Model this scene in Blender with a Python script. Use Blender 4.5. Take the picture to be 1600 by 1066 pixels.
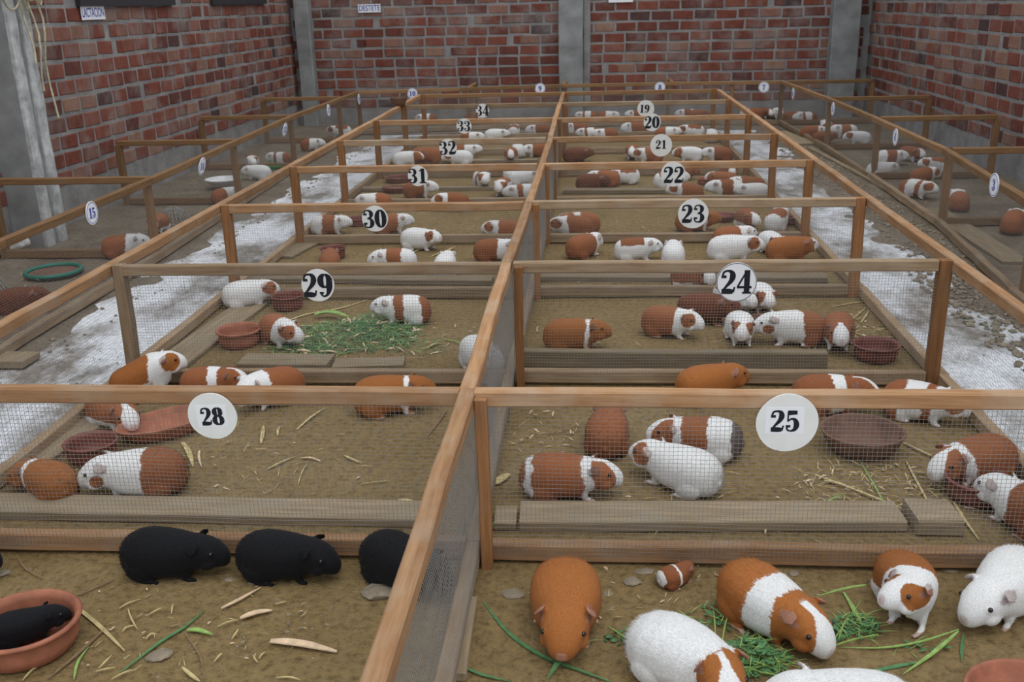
import bpy, bmesh, math, random
import numpy as np
from mathutils import Vector, Matrix

# ------------------------------------------------------------------ scene, camera, light
for o in list(bpy.data.objects): bpy.data.objects.remove(o)
S = bpy.context.scene
C = S.collection
cam_d = bpy.data.cameras.new('camera'); cam = bpy.data.objects.new('camera', cam_d); C.objects.link(cam)
cam_d.sensor_width = 36.0; cam_d.lens = 34.8525; cam_d.clip_start = .05; cam_d.clip_end = 100
cam.matrix_world = Matrix([[0.996678, -0.001102, 0.08143, 0.0], [0.077372, 0.324774, -0.942622, 0.0], [-0.025407, 0.945791, 0.32378, 1.475], [0.0, 0.0, 0.0, 1.0]])
cam_d.dof.use_dof = True; cam_d.dof.focus_distance = 2.9; cam_d.dof.aperture_fstop = 9.0
S.camera = cam
W = bpy.data.worlds.new('overcast_sky'); S.world = W; W.use_nodes = True
bg = W.node_tree.nodes['Background']; bg.inputs[0].default_value = (.86, .93, 1.0, 1); bg.inputs[1].default_value = 1.0
sd = bpy.data.lights.new('sky_sun_offscreen', 'SUN'); sd.energy = 1.1; sd.angle = math.radians(60); sd.color = (1, .97, .92)
sun = bpy.data.objects.new('sky_sun_offscreen', sd); C.objects.link(sun); sun.rotation_euler = (math.radians(16), math.radians(12), 0)
S.view_settings.view_transform = 'Standard'; S.view_settings.look = 'None'
S.view_settings.exposure = .04; S.view_settings.gamma = 1; S.view_settings.use_curve_mapping = False

# ------------------------------------------------------------------ helpers
rng = random.Random(7)
ONES = 'zero one two three four five six seven eight nine ten eleven twelve thirteen fourteen fifteen sixteen seventeen eighteen nineteen'.split()
def words(n): return ONES[n] if n < 20 else {2: 'twenty', 3: 'thirty'}[n//10]+('-'+ONES[n % 10] if n % 10 else '')
RAIL = .515                       # height of the pen rails
def tag(o, label=None, cat=None, group=None, kind=None):
    if label: o['label'] = label
    if cat: o['category'] = cat
    if group: o['group'] = group
    if kind: o['kind'] = kind
    return o
def link(name, me, mat=None, parent=None, loc=None, rot=None, smooth=False):
    o = bpy.data.objects.new(name, me); C.objects.link(o)
    if mat is not None and me is not None and not me.materials: me.materials.append(mat)
    if parent is not None: o.parent = parent
    if loc is not None: o.location = loc
    if rot is not None: o.rotation_euler = rot
    if smooth: me.polygons.foreach_set('use_smooth', [True]*len(me.polygons))
    return o
def mesh(verts, faces, name='m'):
    me = bpy.data.meshes.new(name); me.from_pydata([tuple(v) for v in verts], [], faces); me.update(); return me
def empty(name, loc=(0,0,0), rz=0):
    o = bpy.data.objects.new(name, None); o.empty_display_size = .05; C.objects.link(o); o.location = loc; o.rotation_euler = (0,0,rz); return o

# ------------------------------------------------------------------ materials
def newmat(name, rough=.8, spec=.2, metal=0):
    m = bpy.data.materials.new(name); m.use_nodes = True
    b = m.node_tree.nodes['Principled BSDF']
    b.inputs['Roughness'].default_value = rough; b.inputs['Specular IOR Level'].default_value = spec; b.inputs['Metallic'].default_value = metal
    return m, m.node_tree, b
def N(nt, t, **kw):
    n = nt.nodes.new(t)
    for k, v in kw.items():
        if k in n.inputs: n.inputs[k].default_value = v
        else: setattr(n, k, v)
    return n
def ramp(nt, src, stops):
    r = nt.nodes.new('ShaderNodeValToRGB'); e = r.color_ramp.elements
    while len(e) < len(stops): e.new(.5)
    for el, (p, c) in zip(e, stops): el.position = p; el.color = (*c, 1)
    nt.links.new(src, r.inputs[0]); return r.outputs[0]
def mix(nt, fac, a, b, mode='MIX'):
    n = nt.nodes.new('ShaderNodeMix'); n.data_type = 'RGBA'; n.blend_type = mode
    for s, v in ((n.inputs[0], fac), (n.inputs[6], a), (n.inputs[7], b)):
        if isinstance(v, (int, float)): s.default_value = v
        elif isinstance(v, tuple): s.default_value = (*v, 1)
        else: nt.links.new(v, s)
    return n.outputs[2]
def coords(nt, which='Object', scale=(1,1,1)):
    t = nt.nodes.new('ShaderNodeTexCoord'); mp = nt.nodes.new('ShaderNodeMapping'); mp.inputs['Scale'].default_value = scale
    nt.links.new(t.outputs[which], mp.inputs[0]); return mp.outputs[0]
def noise(nt, vec, scale, detail=4, rough=.55):
    n = N(nt, 'ShaderNodeTexNoise', Scale=scale, Detail=detail, Roughness=rough)
    if vec is not None: nt.links.new(vec, n.inputs['Vector'])
    return n.outputs['Fac']
def bump(nt, b, h, strength, dist):
    n = N(nt, 'ShaderNodeBump', Strength=strength, Distance=dist); nt.links.new(h, n.inputs['Height']); nt.links.new(n.outputs[0], b.inputs['Normal'])
def plain(name, col, rough=.7, spec=.2, metal=0, var=0, vscale=30):
    m, nt, b = newmat(name, rough, spec, metal)
    b.inputs['Base Color'].default_value = (*col, 1)
    if var:
        v = coords(nt); n = noise(nt, v, vscale)
        nt.links.new(ramp(nt, n, [(.3, tuple(c*(1-var) for c in col)), (.7, tuple(min(1, c*(1+var)) for c in col))]), b.inputs['Base Color'])
        bump(nt, b, n, .3, .002)
    return m
def wood(name, light, dark, grime):
    m, nt, b = newmat(name, .8, .15)
    oi = nt.nodes.new('ShaderNodeObjectInfo')
    t = nt.nodes.new('ShaderNodeTexCoord'); ad = N(nt, 'ShaderNodeVectorMath', operation='ADD')
    cmb = nt.nodes.new('ShaderNodeCombineXYZ'); ml = N(nt, 'ShaderNodeMath', operation='MULTIPLY'); ml.inputs[1].default_value = 40
    nt.links.new(oi.outputs['Random'], ml.inputs[0])
    for i in range(3): nt.links.new(ml.outputs[0], cmb.inputs[i])
    nt.links.new(t.outputs['Object'], ad.inputs[0]); nt.links.new(cmb.outputs[0], ad.inputs[1])
    mp = nt.nodes.new('ShaderNodeMapping'); mp.inputs['Scale'].default_value = (2.2, 34, 34); nt.links.new(ad.outputs[0], mp.inputs[0])
    g = noise(nt, mp.outputs[0], 2.2, 6, .6)
    w = N(nt, 'ShaderNodeTexNoise', Scale=3.0, Detail=3.0, Distortion=1.2); nt.links.new(mp.outputs[0], w.inputs['Vector'])
    c = ramp(nt, g, [(.3, dark), (.5, tuple((a+q)/2 for a, q in zip(light, dark))), (.68, light)])
    big = noise(nt, ad.outputs[0], 7, 4)
    c = mix(nt, ramp(nt, big, [(.45, (0,0,0)), (.72, (.75,.75,.75))]), c, grime)
    hv = N(nt, 'ShaderNodeHueSaturation'); nt.links.new(c, hv.inputs['Color'])
    mr = N(nt, 'ShaderNodeMapRange'); mr.inputs[3].default_value = .8; mr.inputs[4].default_value = 1.2
    nt.links.new(oi.outputs['Random'], mr.inputs[0]); nt.links.new(mr.outputs[0], hv.inputs['Value'])
    nt.links.new(hv.outputs[0], b.inputs['Base Color'])
    bump(nt, b, g, .35, .0015)
    return m
M = {}
M['wood'] = wood('pine_rail', (.43, .25, .13), (.27, .135, .062), (.40, .29, .20))
M['wood_dark'] = wood('stained_post', (.36, .175, .075), (.21, .092, .036), (.27, .16, .09))
M['wood_outer'] = wood('varnished_rail', (.29, .165, .08), (.18, .095, .042), (.24, .155, .09))
M['wood_grey'] = wood('weathered_rail', (.39, .275, .17), (.23, .15, .088), (.36, .285, .205))
M['plank'] = wood('old_plank', (.34, .26, .17), (.19, .14, .085), (.26, .22, .165))
M['wire'] = plain('galvanised_wire', (.29, .275, .26), .45, .4, .4)
M['white'] = plain('sign_white', (.80, .80, .78), .55, .3, 0, .05, 14)
M['white2'] = plain('sign_paper', (.86, .87, .9), .5, .3)
M['ink'] = plain('sign_ink', (.012, .014, .022), .5, .3)
M['blue'] = plain('sign_blue', (.05, .06, .35), .5, .3)
M['eye'] = plain('eye_black', (.008, .007, .007), .12, .6)
M['terra'] = plain('terracotta', (.33, .122, .07), .65, .3, 0, .25, 18)
M['terra_dark'] = plain('wet_clay', (.17, .052, .038), .5, .35, 0, .3, 20)
M['clay_brown'] = plain('brown_clay', (.155, .085, .06), .7, .25, 0, .25, 16)
M['straw'] = plain('straw', (.50, .40, .20), .75, .2, 0, .25, 40)
M['husk'] = plain('corn_husk', (.62, .46, .31), .75, .2, 0, .22, 40)
M['stick'] = plain('dry_stem', (.24, .16, .09), .8, .2, 0, .25, 50)
M['grass'] = plain('green_blade', (.075, .19, .07), .5, .35, 0, .3, 60)
M['grass2'] = plain('light_green_blade', (.25, .38, .10), .5, .35, 0, .25, 60)
M['stone'] = plain('grey_stone', (.25, .205, .15), .9, .15, 0, .3, 25)
M['green'] = plain('green_plastic', (.06, .42, .09), .4, .4)
M['teal'] = plain('teal_plastic', (.01, .15, .11), .45, .4)
M['enamel'] = plain('white_enamel', (.66, .67, .67), .35, .5, 0, .1, 20)
M['window'] = plain('dark_glass', (.03, .035, .045), .2, .5)
M['frame'] = plain('dark_frame', (.035, .03, .035), .6, .3)
M['cord'] = plain('pale_cord', (.52, .47, .33), .8, .2, 0, .3, 30)
M['plaster'] = plain('rough_plaster', (.47, .475, .475), .9, .15, 0, .35, 14)
M['concrete'] = plain('column_concrete', (.27, .275, .272), .9, .15, 0, .22, 6)

def coat_mat():
    m, nt, b = newmat('fur', .75, .15)
    a = N(nt, 'ShaderNodeAttribute', attribute_name='coat')
    t = coords(nt, 'Object', (60, 170, 170)); n = noise(nt, t, 3.0, 4, .6)
    c = mix(nt, 1.0, a.outputs['Color'], ramp(nt, n, [(.25, (.60, .57, .55)), (.7, (1.14, 1.14, 1.14))]), 'MULTIPLY')
    nt.links.new(c, b.inputs['Base Color'])
    b.inputs['Sheen Weight'].default_value = .04; b.inputs['Sheen Roughness'].default_value = .5
    bump(nt, b, n, .35, .003)
    return m
M['fur'] = coat_mat()
def fur_strand_mat():
    m, nt, b = newmat('fur_strand', .8, .1)
    a = N(nt, 'ShaderNodeAttribute', attribute_name='coat'); nt.links.new(a.outputs['Color'], b.inputs['Base Color'])
    return m
M['strand'] = fur_strand_mat()
def brick_mat():
    m, nt, b = newmat('fired_brick', .9, .12)
    oi = nt.nodes.new('ShaderNodeObjectInfo'); ge = nt.nodes.new('ShaderNodeNewGeometry')
    ad = N(nt, 'ShaderNodeMath', operation='ADD'); fr = N(nt, 'ShaderNodeMath', operation='FRACT')
    nt.links.new(oi.outputs['Random'], ad.inputs[0]); nt.links.new(ge.outputs['Random Per Island'], ad.inputs[1]); nt.links.new(ad.outputs[0], fr.inputs[0])
    c = ramp(nt, fr.outputs[0], [(0, (.08, .06, .06)), (.06, (.13, .055, .046)), (.4, (.20, .066, .046)), (.75, (.245, .09, .064)), (.9, (.27, .145, .11)), (1, (.31, .185, .13))])
    n1 = noise(nt, ge.outputs['Position'], 9, 6, .65); n2 = noise(nt, ge.outputs['Position'], 3.1, 4, .6)
    c = mix(nt, ramp(nt, n2, [(.48, (0,0,0)), (.68, (.7,.7,.7))]), c, (.27, .225, .205))
    c = mix(nt, 1.0, c, ramp(nt, n1, [(.25, (.72, .7, .7)), (.7, (1.12, 1.1, 1.1))]), 'MULTIPLY')
    nt.links.new(c, b.inputs['Base Color']); bump(nt, b, n1, .5, .008)
    return m
M['brick'] = brick_mat()
def mortar_mat():
    m, nt, b = newmat('mortar', .95, .1)
    ge = nt.nodes.new('ShaderNodeNewGeometry')
    n1 = noise(nt, ge.outputs['Position'], 5, 8, .65); n2 = noise(nt, ge.outputs['Position'], 28, 4, .6)
    c = ramp(nt, n1, [(.3, (.19, .182, .178)), (.7, (.35, .338, .33))])
    nt.links.new(c, b.inputs['Base Color']); bump(nt, b, n2, .6, .01)
    return m
M['mortar'] = mortar_mat()
def dirt_mat():
    m, nt, b = newmat('pen_dirt', .95, .1)
    ge = nt.nodes.new('ShaderNodeNewGeometry'); P = ge.outputs['Position']
    n1 = noise(nt, P, 2.3, 5, .6); n2 = noise(nt, P, 45, 6, .65); n3 = noise(nt, P, 130, 3, .6); n4 = noise(nt, P, 14, 5, .6)
    c = ramp(nt, n1, [(.3, (.212, .145, .062)), (.52, (.254, .178, .082)), (.72, (.292, .216, .112))])
    c = mix(nt, ramp(nt, n4, [(.4, (0,0,0)), (.75, (.6,.6,.6))]), c, (.21, .145, .07))
    c = mix(nt, 1.0, c, ramp(nt, n2, [(.28, (.5, .48, .45)), (.5, (1, 1, 1)), (.75, (1.25, 1.22, 1.15))]), 'MULTIPLY')
    v = N(nt, 'ShaderNodeTexVoronoi', Scale=75.0); nt.links.new(P, v.inputs['Vector'])
    gt = N(nt, 'ShaderNodeMath', operation='MULTIPLY')
    nt.links.new(ramp(nt, v.outputs['Distance'], [(.10, (1,1,1)), (.2, (0,0,0))]), gt.inputs[0]); nt.links.new(ramp(nt, n4, [(.48, (0,0,0)), (.56, (1,1,1))]), gt.inputs[1])
    c = mix(nt, gt.outputs[0], c, (.075, .052, .03))
    nt.links.new(c, b.inputs['Base Color'])
    s = N(nt, 'ShaderNodeMath', operation='MULTIPLY_ADD'); nt.links.new(n2, s.inputs[0]); s.inputs[1].default_value = 1.0; nt.links.new(n3, s.inputs[2])
    bump(nt, b, s.outputs[0], .8, .011)
    return m
M['dirt'] = dirt_mat()
def aisle_mat():
    m, nt, b = newmat('limed_floor', .9, .15)
    ge = nt.nodes.new('ShaderNodeNewGeometry'); P = ge.outputs['Position']
    mp = nt.nodes.new('ShaderNodeMapping'); mp.inputs['Scale'].default_value = (1, .55, 1); nt.links.new(P, mp.inputs[0])
    n1 = noise(nt, mp.outputs[0], 2.6, 9, .68); n2 = noise(nt, P, 40, 6, .65); n4 = noise(nt, P, 9, 5, .6)
    c = ramp(nt, n4, [(.3, (.17, .148, .125)), (.7, (.29, .262, .235))])
    c = mix(nt, ramp(nt, n1, [(.40, (0,0,0)), (.57, (.95,.95,.95))]), c, (.80, .82, .87))
    c = mix(nt, 1.0, c, ramp(nt, n2, [(.28, (.62, .61, .6)), (.55, (1, 1, 1)), (.75, (1.12, 1.12, 1.12))]), 'MULTIPLY')
    nt.links.new(c, b.inputs['Base Color']); bump(nt, b, n2, .4, .006)
    return m
M['aisle'] = aisle_mat()
def soil_mat():
    m, nt, b = newmat('outer_soil', .95, .1)
    ge = nt.nodes.new('ShaderNodeNewGeometry'); P = ge.outputs['Position']
    n1 = noise(nt, P, 3.4, 6, .6); n2 = noise(nt, P, 38, 6, .65)
    c = ramp(nt, n1, [(.3, (.136, .104, .076)), (.55, (.196, .16, .12)), (.75, (.25, .216, .176))])
    c = mix(nt, 1.0, c, ramp(nt, n2, [(.28, (.55, .54, .52)), (.55, (1, 1, 1)), (.75, (1.25, 1.22, 1.2))]), 'MULTIPLY')
    nt.links.new(c, b.inputs['Base Color']); bump(nt, b, n2, .6, .012)
    return m
M['soil'] = soil_mat()

# ------------------------------------------------------------------ shape builders
def box_me(x0, x1, y0, y1, z0, z1):
    v = [(x, y, z) for z in (z0, z1) for y in (y0, y1) for x in (x0, x1)]
    return mesh(v, [(0,2,3,1), (4,5,7,6), (0,1,5,4), (2,6,7,3), (0,4,6,2), (1,3,7,5)])
def beam(name, p0, p1, w, h, mat, parent=None, jit=.0012, seg=None):
    """sawn timber: local X along the grain, chamfered section, slightly uneven; p0,p1 = ends of the section centre"""
    p0 = Vector(p0); p1 = Vector(p1); d = p1-p0; L = d.length
    n = seg or max(2, int(L/.22)); c = min(w, h)*.1; r = random.Random(int(p0.x*991+p0.y*577+p0.z*313+L*71))
    sec = [(-w/2+c, -h/2), (w/2-c, -h/2), (w/2, -h/2+c), (w/2, h/2-c), (w/2-c, h/2), (-w/2+c, h/2), (-w/2, h/2-c), (-w/2, -h/2+c)]
    vs = []; fs = []
    for i in range(n+1):
        x = L*i/n; oy = r.uniform(-1, 1)*jit*1.5; oz = r.uniform(-1, 1)*jit
        for (a, q) in sec: vs.append((x, a+oy+r.uniform(-1, 1)*jit*.5, q+oz+r.uniform(-1, 1)*jit*.5))
    for i in range(n):
        for k in range(8):
            a = i*8+k; q = i*8+(k+1) % 8; fs.append((a, q, q+8, a+8))
    fs.append(tuple(range(7, -1, -1))); fs.append(tuple(n*8+k for k in range(8)))
    o = link(name, mesh(vs, fs), mat)
    X = d.normalized(); up = Vector((0,0,1)) if abs(X.z) < .9 else Vector((0,1,0))
    Y = up.cross(X).normalized(); Z = X.cross(Y)
    m4 = Matrix(((X.x, Y.x, Z.x, p0.x), (X.y, Y.y, Z.y, p0.y), (X.z, Y.z, Z.z, p0.z), (0,0,0,1)))
    if parent is not None:
        o.parent = parent; o.matrix_local = Matrix.Translation(-Vector(parent.location)) @ m4
    else: o.matrix_world = m4
    return o
def wire_me(p0, p1, z0, z1, pitch=.0122, th=.00075, bulge=0.0, seed=0):
    """woven wire from p0 to p1 (x,y), every wire a four-sided rod"""
    p0 = np.array(p0, float); p1 = np.array(p1, float); d = p1-p0; L = np.linalg.norm(d); ux = d/L; nx = np.array((-ux[1], ux[0]))
    r = random.Random(seed); ph = [r.uniform(0, 6.28) for _ in range(4)]
    def off(s, z):
        if not bulge: return 0
        e = math.sin(math.pi*min(1, max(0, (z-z0)/(z1-z0))))
        return bulge*e*(math.sin(s*5.1+ph[0])+.6*math.sin(s*11.3+z*9+ph[1]))
    def pt(s, z):
        q = p0+ux*s+nx*off(s, z); return np.array((q[0], q[1], z))
    vs = []; fs = []; h = th/2
    tx = np.array((ux[0], ux[1], 0)); tn = np.array((nx[0], nx[1], 0)); tz = np.array((0, 0, 1.))
    def rod(pts, a, b, sh):
        base = len(vs)
        for p in pts:
            p = p+sh
            vs.extend((p-a*h-b*h, p+a*h-b*h, p+a*h+b*h, p-a*h+b*h))
        for i in range(len(pts)-1):
            for k in range(4):
                u = base+i*4+k; w = base+i*4+(k+1) % 4; fs.append((u, w, w+4, u+4))
    nv = int(L/pitch); nh = int((z1-z0)/pitch); sv = 7 if bulge else 1; sh = 16 if bulge else 1
    sk = r.uniform(-.004, .004)
    for i in range(nv+1):
        s = min(L, i*pitch+r.uniform(-.0007, .0007)); rod([pt(s+sk*math.sin(j*1.3+i*.05), z0+(z1-z0)*j/sv) for j in range(sv+1)], tx, tn, tn*h)
    for j in range(nh+1):
        z = z0+j*pitch+r.uniform(-.0006, .0006); rod([pt(L*i/sh, z+(.002*math.sin(i*.7+ph[2]+j*.1) if bulge else 0)) for i in range(sh+1)], tz, tn, -tn*h)
    return mesh(vs, fs, 'wire')
def wire(p0, p1, parent, z0=.035, z1=.478, **k):
    me = wire_me(p0, p1, z0, z1, **k); o = link('wire_mesh', me, M['wire'])
    o.parent = parent; o.location = -Vector(parent.location); o['kind'] = 'stuff'; o['label'] = 'fine galvanised wire netting'
    return o
def lathe(profile, seg=40, sx=1, sy=1, wob=0, seed=0):
    r = random.Random(seed); ph = r.uniform(0, 6.28)
    vs = []; fs = []; n = len(profile)
    for k in range(seg):
        a = 2*math.pi*k/seg; f = 1+wob*math.sin(2*a+ph)+wob*.5*math.sin(3*a+ph*2)
        for (rad, z) in profile: vs.append((rad*f*math.cos(a)*sx, rad*f*math.sin(a)*sy, z))
    for k in range(seg):
        k2 = (k+1) % seg
        for i in range(n-1): fs.append((k*n+i, k2*n+i, k2*n+i+1, k*n+i+1))
    fs.append(tuple(k*n for k in range(seg-1, -1, -1))); fs.append(tuple(k*n+n-1 for k in range(seg)))
    return mesh(vs, fs)
def ribbon(name, pts, w, mat, fold=.3, th=.0012, taper=(.4, .15), parent=None):
    """leaf or stalk: folded strip with thickness running through 3-D points"""
    P = [Vector(p) for p in pts]
    Q = []
    for i in range(len(P)-1):
        a = P[max(i-1, 0)]; b = P[i]; c = P[i+1]; d = P[min(i+2, len(P)-1)]
        for t in (0, .25, .5, .75):
            Q.append(.5*((2*b)+(c-a)*t+(2*a-5*b+4*c-d)*t*t+(3*b-a-3*c+d)*t**3))
    Q.append(P[-1]); o0 = Q[0].copy(); n = len(Q); vs = []; fs = []
    for i, q in enumerate(Q):
        t = i/(n-1); T = (Q[min(i+1, n-1)]-Q[max(i-1, 0)]).normalized(); sd = T.cross(Vector((0,0,1)))
        sd = sd.normalized() if sd.length > 1e-4 else Vector((1,0,0)); up = sd.cross(T)
        f = taper[0]+(1-taper[0])*min(1, t/.3) if t < .3 else (1 if t < .6 else 1+(taper[1]-1)*(t-.6)/.4)
        k = w*.5*f
        for u, z in ((-1, fold), (0, 0), (1, fold), (1, fold), (0, 0), (-1, fold)):
            j = len(vs) % 6; vs.append(q-o0+sd*u*k+up*(z*k+(th if j < 3 else 0)))
    for i in range(n-1):
        for k in range(6):
            a = i*6+k; b = i*6+(k+1) % 6; fs.append((a, b, b+6, a+6))
    fs.append(tuple(range(5, -1, -1))); fs.append(tuple((n-1)*6+k for k in range(6)))
    return link(name, mesh(vs, fs), mat, parent, o0)

# ------------------------------------------------------------------ numerals (fat-face serif figures drawn as strokes)
def ell(cx, cy, rx, ry, a=.05, b=.17):
    return [(cx+rx*math.cos(t), cy+ry*math.sin(t), a+b*abs(math.cos(t))) for t in [2*math.pi*i/20 for i in range(21)]]
FIG = {
 '0': [ell(.31, .5, .2, .46)],
 '1': [[(.34, 0, .2), (.34, 1, .2)], [(.1, .035, .07), (.58, .035, .07)], [(.34, .97, .07), (.12, .84, .07)]],
 '2': [[(.13, .66, .17), (.13, .78, .17)], [(.07, .74, .06), (.13, .92, .07), (.3, .97, .07), (.45, .9, .15), (.49, .73, .2), (.42, .53, .15), (.22, .28, .08), (.08, .09, .07)], [(.05, .09, .17), (.35, .09, .19), (.52, .08, .14)], [(.53, .05, .06), (.58, .28, .05)]],
 '3': [[(.13, .7, .16), (.13, .81, .16)], [(.07, .76, .06), (.13, .93, .06), (.3, .97, .06), (.44, .88, .15), (.47, .74, .18), (.4, .58, .1), (.24, .52, .05)], [(.24, .52, .05), (.42, .48, .1), (.5, .29, .2), (.43, .1, .14), (.28, .03, .06), (.12, .08, .06), (.07, .24, .06)], [(.13, .19, .16), (.13, .3, .16)]],
 '4': [[(.42, 0, .19), (.42, 1, .19)], [(.4, .97, .05), (.04, .28, .06)], [(.02, .27, .08), (.62, .27, .08)], [(.24, .03, .06), (.61, .03, .06)]],
 '5': [[(.11, .89, .19), (.5, .91, .15)], [(.11, .97, .05), (.11, .48, .05)], [(.11, .49, .05), (.27, .61, .07), (.43, .53, .15), (.49, .31, .2), (.42, .11, .14), (.26, .03, .06), (.11, .08, .06), (.07, .24, .06)], [(.13, .2, .16), (.13, .31, .16)]],
 '6': [ell(.31, .3, .19, .27), [(.12, .3, .2), (.13, .6, .2), (.22, .88, .1), (.38, .97, .06), (.5, .88, .06)], [(.47, .78, .14), (.47, .87, .14)]],
 '7': [[(.07, .89, .18), (.56, .9, .18)], [(.55, .86, .06), (.36, .5, .13), (.28, .02, .2)], [(.07, .97, .05), (.07, .68, .05)]],
 '8': [ell(.31, .74, .16, .22), ell(.31, .27, .2, .24)],
 '9': [ell(.31, .7, .19, .27), [(.5, .7, .2), (.49, .4, .2), (.4, .12, .1), (.24, .03, .06), (.12, .12, .06)], [(.15, .13, .14), (.15, .22, .14)]],
}
def figure_me(ch, h):
    vs = []; fs = []
    for si, st in enumerate(FIG[ch]):
        if len(st) > 3 and len(st) < 20:
            q = []
            for i in range(len(st)-1):
                a = st[max(i-1, 0)]; b = st[i]; c = st[i+1]; d = st[min(i+2, len(st)-1)]
                for t in (0, .25, .5, .75): q.append(tuple(.5*(2*b[k]+(c[k]-a[k])*t+(2*a[k]-5*b[k]+4*c[k]-d[k])*t*t+(3*b[k]-a[k]-3*c[k]+d[k])*t**3) for k in range(3)))
            st = q+[st[-1]]
        base = len(vs); zt = .0006+.0001*si; st = [(x, y, w*1.18+.008) for (x, y, w) in st]
        for i, (x, y, w) in enumerate(st):
            x0, y0, _ = st[max(i-1, 0)]; x1, y1, _ = st[min(i+1, len(st)-1)]
            l = math.hypot(x1-x0, y1-y0) or 1; nx, ny = -(y1-y0)/l, (x1-x0)/l
            for sg in (1, -1): vs.append(((x+nx*w/2*sg)*h, (y+ny*w/2*sg)*h, zt))
            for sg in (1, -1): vs.append(((x+nx*w/2*sg)*h, (y+ny*w/2*sg)*h, 0))
        for i in range(len(st)-1):
            a = base+i*4; fs += [(a, a+1, a+5, a+4), (a, a+4, a+6, a+2), (a+1, a+3, a+7, a+5)]
        e = base+(len(st)-1)*4; fs += [(base, base+2, base+3, base+1), (e, e+1, e+3, e+2)]
    return mesh(vs, fs)
def sign(num, loc, normal_rz, dia, fh, label, mat, ink, ring=None, tilt=0, roll=0, wob=.012, off=(0, 0), group=None, slant=0):
    """disc standing upright; local Z = face normal before rotation"""
    n = 40; vs = []; fs = []; r = random.Random(num*7+3); ph = r.uniform(0, 6)
    R = [dia/2*(1+wob*math.sin(2*2*math.pi*k/n+ph)+wob*.5*math.sin(5*2*math.pi*k/n+ph)) for k in range(n)]
    for z in (-.002, .002):
        for k in range(n): vs.append((R[k]*math.cos(2*math.pi*k/n), R[k]*math.sin(2*math.pi*k/n), z))
    fs = [tuple(range(n-1, -1, -1)), tuple(range(n, 2*n))]+[(k, (k+1) % n, n+(k+1) % n, n+k) for k in range(n)]
    o = link('number_sign', mesh(vs, fs), mat)
    o.location = loc; o.rotation_euler = (Matrix.Rotation(normal_rz, 3, 'Z') @ Matrix.Rotation(math.pi/2+tilt, 3, 'X') @ Matrix.Rotation(roll, 3, 'Z')).to_euler()
    tag(o, label, 'sign', group)
    if ring:
        rm = []; rf = []
        for k in range(n):
            for q in (R[k]*ring[0], R[k]*ring[1]): rm += [(q*math.cos(2*math.pi*k/n), q*math.sin(2*math.pi*k/n), .0026), (q*math.cos(2*math.pi*k/n), q*math.sin(2*math.pi*k/n), .0018)]
        for k in range(n):
            a = k*4; b = ((k+1) % n)*4; rf += [(a, b, b+2, a+2), (a+1, a, a+2, a+3), (b, a, a+1, b+1), (a+2, b+2, b+3, a+3)]
        link('ring', mesh(rm, rf), ink, o)
    if num in (25, 28): link('paper_square', box_me(-fh*.85+off[0], fh*.8+off[0], -fh*.62+off[1], fh*.66+off[1], .0019, .0023), M['white2'], o)
    s = str(num); adv = fh*.66; x0 = -adv*len(s)/2+off[0]
    for i, ch in enumerate(s):
        link('digit', figure_me(ch, fh), ink, o, (x0+i*adv, -fh/2+off[1], .0024))
    return o

# ------------------------------------------------------------------ layout in metres (x right, y away from the viewer, z up)
ROWS = [
 (2.39, 2.385),
 (3.715, 3.727),
 (4.95, 4.97),
 (6.2, 6.195),
 (7.44, 7.45),
 (8.76, 8.73),
 (10.1, 10.08),
 (11.29, 11.3),
]
NUMS = [
 (28, 25),
 (29, 24),
 (30, 23),
 (31, 22),
 (32, 21),
 (33, 20),
 (34, 19),
 (None, None),
]
OUT_L = [
 (-2.62, 3.0),
 (-2.68, 4.22),
 (-2.7, 5.87),
 (-2.77, 7.62),
 (-2.84, 9.4),
 (-2.8, 11.95),
]
OUT_R = [
 (1.93, 3.2),
 (2.1, 4.97),
 (2.26, 6.63),
 (2.29, 8.45),
 (2.29, 10.2),
 (2.22, 12.28),
]
OUT_F = [
 (-2.8, 11.95),
 (-1.6, 12.18),
 (-0.365, 12.38),
 (0.95, 12.38),
 (2.22, 12.28),
]
POST_L = [
 (-2.73, 5.87),
 (-2.8, 7.62),
 (-2.87, 9.4),
 (-2.86, 11.25),
 (-2.8, 11.98),
]
POST_R = [
 (2.29, 6.63),
 (2.32, 8.45),
 (2.32, 10.2),
 (2.22, 12.28),
 (2.13, 4.9),
]
POST_F = [
 (-1.5, 12.2),
 (-0.365, 12.41),
 (1.65, 12.34),
]
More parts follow.
